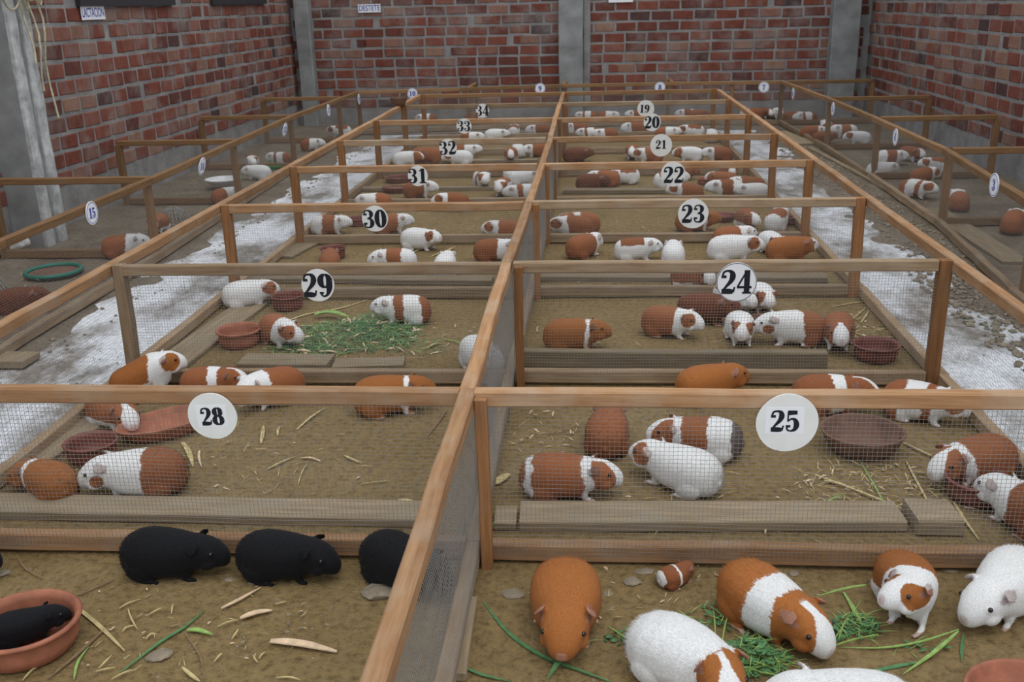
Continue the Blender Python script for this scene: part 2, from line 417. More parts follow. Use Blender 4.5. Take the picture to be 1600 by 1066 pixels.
OUT_DIV = [
 ((-2.72, 5.9), (-3.74, 5.9), 'varnished wooden divider of the windowed-wall pens between signs fifteen and fourteen'),
 ((-2.79, 7.65), (-3.74, 7.65), 'varnished wooden divider of the windowed-wall pens between signs fourteen and thirteen'),
 ((-2.86, 9.4), (-3.74, 9.4), 'varnished wooden divider of the windowed-wall pens between signs thirteen and twelve'),
 ((-2.84, 11.29), (-3.74, 11.29), 'varnished wooden divider of the windowed-wall pens between signs twelve and eleven'),
 ((2.12, 4.87), (3.25, 4.87), 'varnished wooden divider of the side-wall pens before the pen of sign three'),
 ((2.3, 6.63), (3.25, 6.63), 'varnished wooden divider of the side-wall pens between signs three and four'),
 ((2.33, 8.43), (3.25, 8.43), 'varnished wooden divider of the side-wall pens between signs four and five'),
 ((2.33, 10.15), (3.25, 10.15), 'varnished wooden divider of the side-wall pens between signs five and six'),
 ((2.26, 12.23), (3.25, 12.23), 'varnished wooden divider of the side-wall pens between signs six and seven'),
 ((-1.5, 12.22), (-1.5, 12.95), 'varnished wooden divider below the end wall between signs ten and nine'),
 ((-0.36, 12.41), (-0.36, 12.95), 'varnished wooden divider below the end wall between signs nine and eight'),
 ((0.95, 12.41), (0.95, 12.95), 'varnished wooden divider below the end wall between signs eight and seven'),
]
SIGNS = [
 (28, -1.018, 2.382, 0.443, 0.134, 0.05, 'plain', 0.04, 0.0, (0.0, 0.0)),
 (25, 0.495, 2.377, 0.438, 0.158, 0.058, 'plain', 0, 0.0, (-0.005, 0.006)),
 (29, -1.084, 3.707, 0.434, 0.132, 0.094, 'plain', -0.02, 0.0, (0, 0)),
 (24, 0.548, 3.719, 0.437, 0.154, 0.092, 'ring', 0, 0.0, (0, 0.002)),
 (30, -1.115, 4.942, 0.44, 0.134, 0.094, 'plain', 0.02, 0.0, (0, 0)),
 (23, 0.5, 4.962, 0.447, 0.15, 0.09, 'plain', 0, 0.0, (0, 0)),
 (31, -1.103, 6.192, 0.45, 0.128, 0.092, 'plain', 0, 0.0, (0, 0)),
 (22, 0.493, 6.187, 0.442, 0.152, 0.098, 'plain', 0, 0.0, (0.004, -0.004)),
 (32, -1.084, 7.432, 0.452, 0.132, 0.098, 'plain', 0.05, 0.0, (0, 0)),
 (21, 0.499, 7.442, 0.446, 0.162, 0.062, 'plain', 0, 0.0, (0, 0.006)),
 (33, -1.127, 8.752, 0.457, 0.132, 0.09, 'plain', -0.03, 0.0, (0, 0)),
 (20, 0.504, 8.722, 0.466, 0.148, 0.1, 'plain', 0, 0.0, (0, 0)),
 (34, -1.106, 10.092, 0.45, 0.134, 0.1, 'plain', 0, 0.0, (0, 0)),
 (19, 0.517, 10.072, 0.442, 0.166, 0.076, 'plain', -0.05, 0.0, (-0.012, 0)),
 (3, 2.114, 5.409, 0.493, 0.125, 0.062, 'out_r', 0.0, 0.0, (0, 0)),
 (4, 2.25, 7.698, 0.446, 0.125, 0.062, 'out_r', 0.0, 0.0, (0, 0)),
 (5, 2.262, 9.803, 0.438, 0.125, 0.062, 'out_r', 0.0, 0.0, (0, 0)),
 (6, 2.217, 11.546, 0.429, 0.125, 0.062, 'out_r', 0.0, 0.0, (0, 0)),
 (15, -2.66, 5.023, 0.468, 0.125, 0.055, 'out_l', -0.08, 0.0, (0, 0)),
 (14, -2.703, 6.706, 0.45, 0.125, 0.055, 'out_l', -0.08, 0.25, (0, 0)),
 (13, -2.792, 8.953, 0.427, 0.125, 0.055, 'out_l', -0.08, 0.25, (0, 0)),
 (12, -2.792, 10.534, 0.44, 0.125, 0.055, 'out_l', 0, 0.0, (0, 0)),
 (11, -2.771, 11.881, 0.428, 0.125, 0.055, 'out_l', -0.08, 0.0, (0, 0)),
 (7, 2.013, 12.268, 0.442, 0.125, 0.06, 'out_f', 0.0, 0.0, (0, 0)),
 (8, 0.799, 12.352, 0.459, 0.125, 0.06, 'out_f', 0.0, 0.0, (0, 0)),
 (9, -0.641, 12.307, 0.475, 0.125, 0.06, 'out_f', 0.0, 0.0, (0, 0)),
 (10, -2.156, 12.045, 0.466, 0.125, 0.06, 'out_f', 0.0, 0.0, (0, 0)),
]
NOTICES = [
 ('LACTACION', (-3.84, 7.764, 1.476), 1.5708, 0.38, 0.1, 'white wall notice with blue letters reading LACTACION'),
 ('DESTETE', (-2.832, 13.08, 1.442), 0.0, 0.29, 0.1, 'white wall notice with blue letters reading DESTETE'),
 ('', (0.339, 13.08, 1.484), 0.0, 0.3, 0.1, 'white paper notice high on the end wall'),
]
PLANKS = [
 (0.34, 2.64, 0.004, 0.033, 0, 1.113, 0.13, 0.034, 'long weathered plank lying behind the mesh of sign twenty-five'),
 (-0.258, 2.615, 0.004, 0.032, 0, 0.065, 0.11, 0.026, 'short plank end beside the middle partition behind sign twenty-five'),
 (0.982, 2.643, 0.004, 0.033, 0, 0.128, 0.14, 0.05, 'square wooden block with a knot behind sign twenty-five'),
 (-1.362, 2.636, 0.004, -0.007, 0, 1.677, 0.12, 0.03, 'long grey plank lying behind the mesh of sign twenty-eight'),
 (0.333, 3.948, 0.004, -0.015, 0, 1.257, 0.05, 0.075, 'thick grey plank set on edge behind the mesh of sign twenty-four'),
 (-1.327, 3.956, 0.004, -0.031, 0, 0.397, 0.14, 0.03, 'flat board at the mesh behind sign twenty-nine, the one farther from the middle partition'),
 (-0.962, 3.948, 0.004, 0.087, 0, 0.304, 0.11, 0.02, 'flat board at the mesh behind sign twenty-nine, the one nearer the middle partition'),
 (-1.812, 4.393, 0.004, 1.504, 0, 1.167, 0.17, 0.018, 'wide flat board along the side fence behind sign twenty-nine'),
 (-1.925, 3.091, 0.004, 1.438, 0, 0.555, 0.15, 0.018, 'flat board along the side fence behind sign twenty-eight'),
 (-1.274, 5.3, 0.004, -0.051, 0, 1.444, 0.1, 0.03, 'grey plank lying behind the mesh of sign thirty'),
 (0.465, 5.316, 0.004, -0.031, 0, 1.578, 0.1, 0.03, 'grey plank lying behind the mesh of sign twenty-three'),
 (-1.87, 6.142, 0.004, 1.377, 0, 0.585, 0.14, 0.016, 'flat board along the side fence behind sign thirty'),
 (0.293, 7.929, 0.004, -0.034, 0, 1.067, 0.1, 0.035, 'dark plank lying behind the mesh of sign twenty-two'),
 (0.469, 9.247, 0.004, -0.031, 0, 1.436, 0.1, 0.03, 'plank lying behind the mesh of sign twenty-one'),
 (-1.239, 8.15, 0.004, -0.022, 0, 1.458, 0.08, 0.03, 'plank lying behind the mesh of sign thirty-one'),
 (-1.24, 9.604, 0.004, -0.002, 0, 1.409, 0.08, 0.03, 'plank lying behind the mesh of sign thirty-two'),
 (2.38, 6.37, 0.004, -1.572, 0, 1.519, 0.16, 0.02, 'wide dusty board inside the pen of sign three'),
 (2.13, 10.989, 0.004, -1.455, 0, 1.056, 0.2, 0.02, 'pale flat board on the ground near sign six'),
 (2.244, 8.849, 0.004, -1.514, 0, 2.78, 0.045, 0.02, 'thin batten lying along the fence of sign four'),
 (-2.604, 3.975, 0.004, 1.555, 0, 0.141, 0.22, 0.03, 'pale board on the aisle under the fence of sign fifteen'),
 (-0.308, 2.037, 0.004, -1.551, 0, 0.309, 0.028, 0.02, 'narrow bark-edged stick along the middle partition near the brown guinea pig'),
 (-2.902, 6.902, 0.004, 1.656, 0, 1.478, 0.035, 0.02, 'thin board along the fence base below sign fourteen'),
]
BOWLS = [
 (-1.385, 1.962, 0.134, 0.085, 'pot', 1, 0, 'terra', 'large terracotta pot with a black guinea pig inside', 0.0),
 (0.929, 1.807, 0.14, 0.06, 'dish', 1, 0, 'terra', 'orange clay dish in the front pen of brown and white guinea pigs', 0.0),
 (-1.736, 3.013, 0.09, 0.075, 'pot', 1, 0, 'terra_dark', 'dark red round pot behind sign twenty-eight', 0.0),
 (-1.565, 3.24, 0.105, 0.06, 'dish', 1.75, 0.75, 'terra', 'long boat-shaped terracotta dish behind sign twenty-eight', 0.0),
 (-1.632, 4.233, 0.104, 0.082, 'pot', 1, 0, 'terra', 'terracotta pot beside the green fodder behind sign twenty-nine', 0.0),
 (-1.573, 4.804, 0.085, 0.078, 'pot', 1, 0, 'terra_dark', 'dark clay pot under sign twenty-nine', 0.0),
 (1.195, 4.065, 0.098, 0.072, 'pot', 1, 0, 'terra_dark', 'dark clay pot in the corner behind sign twenty-four', 0.0),
 (0.798, 4.483, 0.08, 0.05, 'dish', 1, 0, 'clay_brown', 'brown clay dish among the guinea pigs behind sign twenty-four', 0.0),
 (0.909, 3.153, 0.14, 0.08, 'dish', 1, 0, 'clay_brown', 'wide brown clay dish behind sign twenty-five', 0.0),
 (1.169, 2.813, 0.097, 0.075, 'pot', 1, 0, 'terra_dark', 'dark red pot with a guinea pig drinking behind sign twenty-five', 0.0),
 (-1.597, 5.855, 0.08, 0.075, 'pot', 1, 0, 'terra_dark', 'dark clay pot nearer the mesh behind sign thirty', 0.0),
 (-1.672, 6.803, 0.078, 0.06, 'pot', 1, 0, 'terra_dark', 'dark clay pot half hidden by sign thirty', 0.0),
 (-1.631, 8.076, 0.079, 0.05, 'dish', 1.5, 0, 'terra_dark', 'long dark clay dish behind sign thirty-one', 0.0),
 (-1.705, 8.584, 0.12, 0.05, 'pot', 1, 0, 'terra_dark', 'round dark clay pot behind sign thirty-one', 0.0),
 (1.201, 6.185, 0.098, 0.05, 'dish', 1.4, 0, 'terra_dark', 'red clay dish tilted among the guinea pigs behind sign twenty-three', 0.0),
 (0.895, 6.845, 0.091, 0.05, 'dish', 1, 0, 'terra_dark', 'red clay dish half hidden by sign twenty-three', 0.0),
 (0.94, 8.297, 0.082, 0.055, 'pot', 1, 0, 'terra', 'small terracotta pot behind sign twenty-two', 0.0),
 (1.316, 6.715, 0.068, 0.06, 'pot', 1, 0, 'terra_dark', 'dark clay pot at the far corner behind sign twenty-three', 0.0),
 (-3.188, 8.329, 0.157, 0.045, 'dish', 1, 0, 'enamel', 'white enamel dish behind sign fourteen', 0.05),
 (-3.075, 9.446, 0.11, 0.04, 'dish', 1, 0, 'green', 'bright green plastic dish behind sign thirteen', 0.0),
 (-1.95, 10.09, 0.088, 0.08, 'dish', 1, 0, 'clay_brown', 'dark clay bowl set on top of the side rail near sign thirty-four', 0.515),
]
COATS = {
 'BR': {'seg': [(1, 'b')]},
 'OR': {'seg': [(1, 'o')]},
 'DB': {'seg': [(1, 'd')]},
 'WH': {'seg': [(1, 'w')]},
 'BK': {'seg': [(1, 'k')], 'blk': 1},
 'WbH': {'seg': [(0.69, 'w'), (1, 'o')], 'blaze': 1.0, 'tilt': 0},
 'BWh': {'seg': [(0.6, 'b'), (1, 'w')], 'ear': 'b'},
 'OWh': {'seg': [(0.66, 'o'), (0.86, 'o'), (1, 'w')], 'tilt': 0},
 'BcB': {'seg': [(0.6, 'o'), (0.67, 'w'), (1, 'o')], 'ear': 'g'},
 'bBcBz': {'seg': [(0.05, 'b'), (0.13, 'w'), (0.62, 'b'), (0.71, 'w'), (1, 'b')], 'blaze': 1.15, 'ear': 'g', 'tilt': -0.05},
 'BcWf': {'seg': [(0.55, 'b'), (0.72, 'w'), (1, 'w')], 'pl': 'b', 'pr': 'b'},
 'oWf': {'seg': [(0.5, 'o'), (1, 'w')], 'pl': 'o', 'pr': 'o', 'belly': 'w'},
 'WB': {'seg': [(0.36, 'b'), (1, 'w')]},
 'WBp': {'seg': [(0.34, 'b'), (1, 'w')], 'pl': 'b', 'pr': 'b', 'pc': (0.098, 0.066, 0.62)},
 'BW': {'seg': [(0.5, 'b'), (1, 'w')]},
 'WBW': {'seg': [(0.28, 'w'), (0.58, 'b'), (1, 'w')]},
 'BWBW': {'seg': [(0.14, 'b'), (0.42, 'w'), (0.58, 'b'), (1, 'w')]},
 'gWBWB': {'seg': [(0.1, 'g'), (0.34, 'w'), (0.62, 'b'), (0.72, 'w'), (1, 'b')], 'blaze': 0.9, 'tilt': 0.1},
 'BWBz': {'seg': [(0.4, 'o'), (0.62, 'w'), (1, 'o')], 'blaze': 1.25, 'tilt': 0.0, 'skew': 0},
 'BcBz': {'seg': [(0.6, 'b'), (0.7, 'w'), (1, 'b')], 'blaze': 1.2},
 'Wr': {'seg': [(0.2, 'w'), (1, 'b')]},
 'BWB': {'seg': [(0.42, 'b'), (0.57, 'w'), (1, 'b')], 'blaze': 0.7},
 'Wp': {'seg': [(1, 'w')], 'pl': 'b', 'pr': 'b'},
 'WpL': {'seg': [(1, 'w')], 'pl': 'b'},
 'WpR': {'seg': [(1, 'w')], 'pr': 'b'},
 'WsB': {'seg': [(1, 'w')], 'saddle': 'b', 'pl': 'b'},
 'BWf': {'seg': [(0.66, 'b'), (1, 'b')], 'blaze': 1.6, 'belly': 'w'},
 'WDb': {'seg': [(0.25, 'b'), (0.5, 'w'), (0.6, 'b'), (1, 'w')], 'pr': 'b'},
 'bbW': {'seg': [(0.07, 'w'), (0.36, 'b'), (0.41, 'w'), (1, 'b')]},
}
PIGS = [
 (0, -0.066, 2.099, 0.0, -1.536, 1.08, 'OR', 0.0, -0.105, -0.209, 0, 'plain orange-brown guinea pig biting a grass blade', 'guinea pigs near the greens', 1.16, 0.0),
 (1, 0.223, 2.31, 0.0, 0.436, 0.4, 'bbW', 0.244, 0.244, 0.105, 0, 'reddish-brown baby guinea pig with thin white stripes near the greens', 'guinea pigs near the greens', 1.2, 0.0),
 (2, 0.433, 2.11, 0.0, -1.012, 1.12, 'BWBz', 0.07, 0.105, -0.279, 0, 'orange and white banded guinea pig with a white blaze nosing the greens', 'guinea pigs near the greens', 1.0, 0.0),
 (3, 0.787, 2.197, 0.0, -1.466, 0.98, 'oWf', -0.384, -0.838, 0.244, 0, 'brown and white guinea pig with a brown eye patch raising its head', 'guinea pigs near the greens', 1.0, 0.028),
 (4, 1.023, 2.214, 0.0, -2.199, 1.08, 'WH', -0.14, -0.244, -0.209, 0, 'all white guinea pig biting a green stem', 'guinea pigs near the greens', 1.0, 0.0),
 (5, 0.219, 1.905, 0.0, -0.524, 1.08, 'WbH', -0.244, -0.593, -0.07, 0, 'white guinea pig with a brown head and white blaze near the greens', 'guinea pigs near the greens', 1.08, 0.0),
 (6, 0.526, 1.761, 0.0, 3.002, 1.05, 'WH', 0.0, 0.0, 0.0, 0, 'all white guinea pig lying at the edge of the greens', 'guinea pigs near the greens', 1.0, 0.0),
 (7, -1.155, 2.307, 0.0, -0.07, 1.0, 'BK', 0.0, 0.14, -0.07, 0, 'black guinea pig nose to rump of the next one', 'guinea pigs in the front pen', 1.0, 0.0),
 (8, -0.835, 2.308, 0.0, -0.105, 0.97, 'BK', 0.0, -0.105, -0.14, 0, 'black guinea pig with its head low near the middle partition', 'guinea pigs in the front pen', 1.0, 0.0),
 (9, -0.499, 2.276, 0.0, -0.611, 1.02, 'BK', 0.0, 0.0, 0.0, 0, 'black guinea pig against the middle partition', 'guinea pigs in the front pen', 1.0, 0.0),
 (10, -1.78, 2.247, 0.0, 0.035, 1.0, 'BK', 0.0, 0.0, 0.0, 0, 'black guinea pig at the fence end', 'guinea pigs in the front pen', 1.0, 0.0),
 (11, -1.389, 1.981, 0.012, 0.436, 0.62, 'BK', 0.175, 0.0, 0.0, 0, 'black guinea pig curled inside the terracotta pot', 'guinea pigs in the front pen', 1.0, 0.0),
 (12, -1.754, 2.754, 0.0, 2.443, 0.92, 'BcB', 0.349, 0.349, -0.175, 0, 'orange-brown guinea pig with a narrow white collar beside the dark red pot in pen twenty-eight', 'guinea pigs in pen twenty-eight', 1.0, 0.0),
 (13, -1.462, 2.773, 0.0, 3.246, 1.14, 'WBp', 0.0, 0.07, -0.14, 0, 'white-fronted guinea pig with brown rump and brown cheek in pen twenty-eight', 'guinea pigs in pen twenty-eight', 1.0, 0.0),
 (14, -1.786, 3.582, 0.0, 0.384, 1.0, 'oWf', 0.0, 0.087, 0.14, 1, 'brown and white guinea pig with a brown eye patch by a post in pen twenty-eight', 'guinea pigs in pen twenty-eight', 1.0, 0.05),
 (15, -1.788, 3.3, 0.0, -0.611, 0.98, 'BWf', 0.0, -0.175, -0.175, 0, 'brown guinea pig with a broad white blaze at the long terracotta dish in pen twenty-eight', 'guinea pigs in pen twenty-eight', 1.0, 0.0),
 (16, -1.519, 3.594, 0.0, 0.175, 0.9, 'BWB', 0.0, -0.245, 0.072, 1, 'brown guinea pig with a white midriff band in pen twenty-eight', 'guinea pigs in pen twenty-eight', 1.0, 0.003),
 (17, -1.252, 3.514, 0.0, -2.269, 1.0, 'BW', -0.175, 0.491, -0.165, 1, 'half brown and half white guinea pig in pen twenty-eight', 'guinea pigs in pen twenty-eight', 1.0, 0.013),
 (18, -0.763, 3.448, 0.0, 0.209, 1.05, 'BcB', 0.0, -0.133, 0.166, 1, 'orange-brown guinea pig with a narrow white collar sniffing the bottom rail in pen twenty-eight', 'guinea pigs in pen twenty-eight', 1.0, 0.003),
 (19, -1.787, 4.844, 0.0, 0.314, 0.98, 'WpR', 0.0, 0.264, 0.036, 1, 'white guinea pig with one brown ear patch on the side board in pen twenty-nine', 'guinea pigs in pen twenty-nine', 1.0, 0.008),
 (20, -1.443, 4.238, 0.0, -0.908, 0.95, 'BcWf', 0.175, 0.369, -0.165, 1, 'brown guinea pig with white chest and brown cheeks beside a pot in pen twenty-nine', 'guinea pigs in pen twenty-nine', 1.0, 0.007),
 (21, -0.922, 4.559, 0.0, 3.194, 0.98, 'BWBW', 0.0, -0.2, 0.11, 1, 'guinea pig banded brown and white by the green fodder in pen twenty-nine', 'guinea pigs in pen twenty-nine', 1.0, 0.007),
 (22, -0.469, 3.901, 0.0, -1.082, 1.0, 'WH', 0.0, 0.297, 0.134, 1, 'all white guinea pig against the middle partition in pen twenty-nine', 'guinea pigs in pen twenty-nine', 1.0, 0.003),
 (23, -0.08, 2.798, 0.0, -0.035, 1.05, 'bBcBz', 0.0, 0.035, 0.0, 0, 'brown guinea pig with white rump stripe, collar and blaze in pen twenty-five', 'guinea pigs in pen twenty-five', 1.0, 0.0),
 (24, 0.266, 2.867, 0.0, 2.496, 1.08, 'WpL', 0.0, 0.0, 0.105, 0, 'white guinea pig with one brown cheek in pen twenty-five', 'guinea pigs in pen twenty-five', 1.0, 0.0),
 (25, 0.353, 3.099, 0.0, 2.932, 1.06, 'gWBWB', 0.0, 0.175, 0.0, 0, 'brown guinea pig with white hindquarters and collar in pen twenty-five', 'guinea pigs in pen twenty-five', 1.0, 0.0),
 (26, 0.052, 3.168, 0.0, 1.484, 1.05, 'BR', 0.0, 0.0, 0.0, 0, 'all brown guinea pig with its back to the mesh in pen twenty-five', 'guinea pigs in pen twenty-five', 1.0, 0.0),
 (27, 0.449, 3.588, 0.0, 0.436, 1.02, 'OR', 0.0, 0.003, 0.086, 1, 'plain orange-brown guinea pig beyond the rail in pen twenty-five', 'guinea pigs in pen twenty-five', 1.0, 0.004),
 (28, 0.875, 3.473, 0.0, 0.07, 1.05, 'BWB', 0.0, -0.247, 0.107, 1, 'brown guinea pig with a white midriff band in pen twenty-five', 'guinea pigs in pen twenty-five', 1.0, 0.004),
 (29, 1.183, 3.412, 0.0, -0.524, 1.0, 'WDb', 0.0, 0.253, -0.107, 1, 'white guinea pig with brown blotches beside the wide clay dish in pen twenty-five', 'guinea pigs in pen twenty-five', 1.0, 0.006),
 (30, 1.196, 2.939, 0.004, 3.578, 1.05, 'BcBz', 0.0, 0.07, -0.14, 0, 'brown guinea pig with white collar and blaze drinking from the pot in pen twenty-five', 'guinea pigs in pen twenty-five', 1.0, 0.0),
 (31, 1.235, 2.634, 0.002, 2.059, 1.05, 'BW', 0.0, 0.0, 0.0, 0, 'half brown and half white guinea pig in pen twenty-five', 'guinea pigs in pen twenty-five', 1.0, 0.0),
 (32, -0.081, 4.179, 0.0, 0.07, 1.0, 'BcB', 0.0, -0.08, 0.141, 1, 'orange-brown guinea pig with a narrow white collar in pen twenty-four', 'guinea pigs in pen twenty-four', 1.0, 0.004),
 (33, 0.355, 4.366, 0.0, -0.384, 0.98, 'BcWf', 0.0, -0.214, 0.079, 1, 'brown guinea pig with white chest and brown cheeks in pen twenty-four', 'guinea pigs in pen twenty-four', 1.0, 0.004),
 (34, 0.535, 4.559, 0.0, -0.349, 1.0, 'DB', 0.0, 0.138, 0.08, 1, 'dark brown guinea pig in pen twenty-four', 'guinea pigs in pen twenty-four', 1.0, 0.013),
 (35, 0.532, 5.124, 0.0, -0.611, 0.95, 'BWf', 0.0, -0.74, 0.157, 1, 'brown guinea pig with a broad white blaze in pen twenty-three', 'guinea pigs in pen twenty-three', 1.0, 0.01),
 (36, 0.695, 4.761, 0.0, -1.047, 0.95, 'WsB', 0.0, 0.03, 0.08, 1, 'white guinea pig with a brown saddle in pen twenty-four', 'guinea pigs in pen twenty-four', 1.0, 0.005),
 (37, 0.83, 4.766, 0.0, -1.484, 0.9, 'Wp', 0.0, 0.075, 0.116, 1, 'white guinea pig with brown eye patches in pen twenty-four', 'guinea pigs in pen twenty-four', 1.0, 0.007),
 (38, 0.658, 4.275, 0.0, -1.571, 0.92, 'Wp', 0.0, -0.243, 0.034, 1, 'white guinea pig with brown eye patches and dark flanks between the others in pen twenty-four', 'guinea pigs in pen twenty-four', 1.0, 0.012),
 (39, 0.88, 4.257, 0.0, 3.176, 1.05, 'WBp', 0.0, -0.252, -0.073, 1, 'white-fronted guinea pig with brown rump and brown cheek in pen twenty-four', 'guinea pigs in pen twenty-four', 1.0, 0.01),
 (40, 1.073, 4.22, 0.0, -1.78, 1.0, 'BWf', 0.0, 0.11, 0.102, 1, 'brown guinea pig with a broad white blaze and white chest in pen twenty-four', 'guinea pigs in pen twenty-four', 1.0, 0.003),
 (41, -0.138, 6.371, 0.0, 3.281, 1.0, 'BcWf', 0.0, -0.203, 0.026, 1, 'brown guinea pig with white chest and brown cheeks in pen twenty-two', 'guinea pigs in pen twenty-two', 1.0, 0.013),
 (42, -0.049, 5.865, 0.0, 0.838, 1.0, 'BWh', 0.0, 0.25, 0.214, 1, 'brown guinea pig with a white head in pen twenty-three', 'guinea pigs in pen twenty-three', 1.0, 0.002),
 (43, 0.258, 5.772, 0.0, 0.07, 0.95, 'WsB', 0.0, 0.151, 0.118, 1, 'white guinea pig with a brown saddle in pen twenty-three', 'guinea pigs in pen twenty-three', 1.0, 0.008),
 (44, 0.464, 5.658, 0.0, 1.484, 0.95, 'WH', 0.0, 0.169, 0.084, 1, 'all white guinea pig in pen twenty-three', 'guinea pigs in pen twenty-three', 1.0, 0.007),
 (45, 0.819, 5.742, 0.0, 0.035, 1.08, 'WpR', 0.0, -0.042, 0.162, 1, 'white guinea pig with one brown ear patch in pen twenty-three', 'guinea pigs in pen twenty-three', 1.0, 0.008),
 (46, 0.861, 6.058, 0.0, 0.436, 1.0, 'BW', 0.0, 0.024, 0.121, 1, 'half brown and half white guinea pig in pen twenty-three', 'guinea pigs in pen twenty-three', 1.0, 0.002),
 (47, 1.07, 5.909, 0.0, -1.309, 0.92, 'Wp', 0.0, -0.008, 0.119, 1, 'white guinea pig with brown eye patches in pen twenty-three', 'guinea pigs in pen twenty-three', 1.0, 0.008),
 (48, 1.143, 5.73, 0.0, 0.035, 1.0, 'OWh', 0.0, 0.259, 0.141, 1, 'orange guinea pig with a white muzzle in pen twenty-three', 'guinea pigs in pen twenty-three', 1.0, 0.012),
 (49, 1.022, 6.586, 0.0, -1.396, 0.95, 'BWf', 0.0, 0.295, 0.111, 2, 'brown guinea pig with a broad white blaze in pen twenty-two', 'guinea pigs in pen twenty-two', 1.0, 0.006),
 (50, 1.211, 6.543, 0.0, 1.134, 1.0, 'WsB', 0.0, 0.283, 0.148, 2, 'white guinea pig with a brown saddle and a white rump in pen twenty-two', 'guinea pigs in pen twenty-two', 1.0, 0.01),
 (51, 0.682, 6.546, 0.0, 0.0, 1.0, 'BcB', 0.0, -0.078, 0.161, 2, 'orange-brown guinea pig with a narrow white collar half hidden by the sign in pen twenty-two', 'guinea pigs in pen twenty-two', 1.0, 0.004),
 (52, -0.092, 6.498, 0.0, 3.229, 1.0, 'BWB', 0.0, -0.304, 0.039, 2, 'brown guinea pig with a white midriff band in pen twenty-two', 'guinea pigs in pen twenty-two', 1.0, 0.009),
 (53, -1.79, 6.538, 0.0, 0.209, 0.95, 'WBW', 0.0, -0.205, 0.165, 2, 'white guinea pig with a brown middle band in pen thirty-one', 'guinea pigs in pen thirty-one', 1.0, 0.003),
 (54, -1.364, 6.54, 0.0, 0.262, 0.95, 'BWh', 0.0, 0.053, 0.15, 2, 'brown guinea pig with a white head in pen thirty-one', 'guinea pigs in pen thirty-one', 1.0, 0.008),
 (55, -1.084, 6.07, 0.0, -0.314, 0.98, 'Wp', 0.0, -0.394, 0.245, 1, 'white guinea pig with brown eye patches in pen thirty', 'guinea pigs in pen thirty', 1.0, 0.004),
 (56, -0.575, 6.311, 0.0, 3.002, 0.95, 'BcWf', 0.0, 0.035, 0.109, 1, 'brown guinea pig with white chest and brown cheeks in pen thirty-one', 'guinea pigs in pen thirty-one', 1.0, 0.005),
 (57, -0.585, 5.778, 0.0, 0.105, 0.95, 'BW', 0.0, 0.219, 0.037, 1, 'half brown and half white guinea pig in pen thirty', 'guinea pigs in pen thirty', 1.0, 0.006),
 (58, -1.155, 5.544, 0.0, 3.211, 0.95, 'WBW', 0.0, 0.046, 0.009, 1, 'white guinea pig with a brown middle band close to the mesh in pen thirty', 'guinea pigs in pen thirty', 1.0, 0.007),
 (59, -1.529, 5.519, 0.0, 1.745, 0.9, 'BR', 0.0, 0.247, 0.167, 1, 'all brown guinea pig in pen thirty', 'guinea pigs in pen thirty', 1.0, 0.012),
 (60, -0.839, 5.461, 0.0, 1.571, 0.9, 'WpL', 0.0, -0.104, 0.018, 1, 'white guinea pig with one brown cheek in pen thirty', 'guinea pigs in pen thirty', 1.0, 0.008),
 (61, -0.01, 8.088, 0.0, 0.087, 0.95, 'DB', 0.0, 0.271, 0.042, 2, 'dark brown guinea pig in pen twenty-one', 'guinea pigs in pen twenty-one', 1.0, 0.005),
 (62, 0.09, 8.254, 0.0, 2.967, 0.95, 'BWh', 0.0, 0.059, 0.083, 2, 'brown guinea pig with a white head in pen twenty-one', 'guinea pigs in pen twenty-one', 1.0, 0.006),
 (63, 0.258, 8.356, 0.0, 3.316, 0.95, 'WsB', 0.0, 0.247, 0.131, 2, 'white guinea pig with a brown saddle in pen twenty-one', 'guinea pigs in pen twenty-one', 1.0, 0.003),
 (64, 0.628, 8.118, 0.0, 0.175, 1.0, 'WsB', 0.0, 0.166, 0.155, 2, 'white guinea pig with a brown saddle under the sign in pen twenty-one', 'guinea pigs in pen twenty-one', 1.0, 0.008),
 (65, 0.706, 7.594, 0.0, 2.967, 0.95, 'BcWf', 0.0, 0.134, 0.124, 2, 'brown guinea pig with white chest and brown cheeks in pen twenty-one', 'guinea pigs in pen twenty-one', 1.0, 0.009),
 (66, 1.018, 7.707, 0.0, 3.176, 1.0, 'WBW', 0.0, -0.14, 0.069, 2, 'white guinea pig with a brown middle band in pen twenty-one', 'guinea pigs in pen twenty-one', 1.0, 0.006),
 (67, 1.196, 7.813, 0.0, 3.002, 1.0, 'BWh', 0.0, -0.057, 0.113, 2, 'brown guinea pig with a white head near the side post in pen twenty-one', 'guinea pigs in pen twenty-one', 1.0, 0.01),
 (68, 1.047, 8.15, 0.0, 2.793, 0.9, 'BWf', 0.0, 0.023, 0.126, 2, 'brown guinea pig with a broad white blaze in pen twenty-one', 'guinea pigs in pen twenty-one', 1.0, 0.007),
 (69, 1.21, 7.612, 0.0, 3.142, 0.9, 'WH', 0.0, -0.279, 0.136, 2, 'all white guinea pig in pen twenty-one', 'guinea pigs in pen twenty-one', 1.0, 0.005),
 (70, 1.152, 8.522, 0.0, -1.396, 0.9, 'BWf', 0.0, -0.301, 0.129, 2, 'brown guinea pig with a broad white blaze by the terracotta pot in pen twenty-one', 'guinea pigs in pen twenty-one', 1.0, 0.008),
 (71, 0.763, 8.486, 0.0, 0.349, 0.9, 'BR', 0.0, -0.126, 0.062, 2, 'all brown guinea pig in pen twenty-one', 'guinea pigs in pen twenty-one', 1.0, 0.008),
 (72, -1.386, 7.829, 0.0, 0.087, 0.95, 'BWh', 0.0, -0.156, 0.041, 2, 'brown guinea pig with a white head in pen thirty-two', 'guinea pigs in pen thirty-two', 1.0, 0.013),
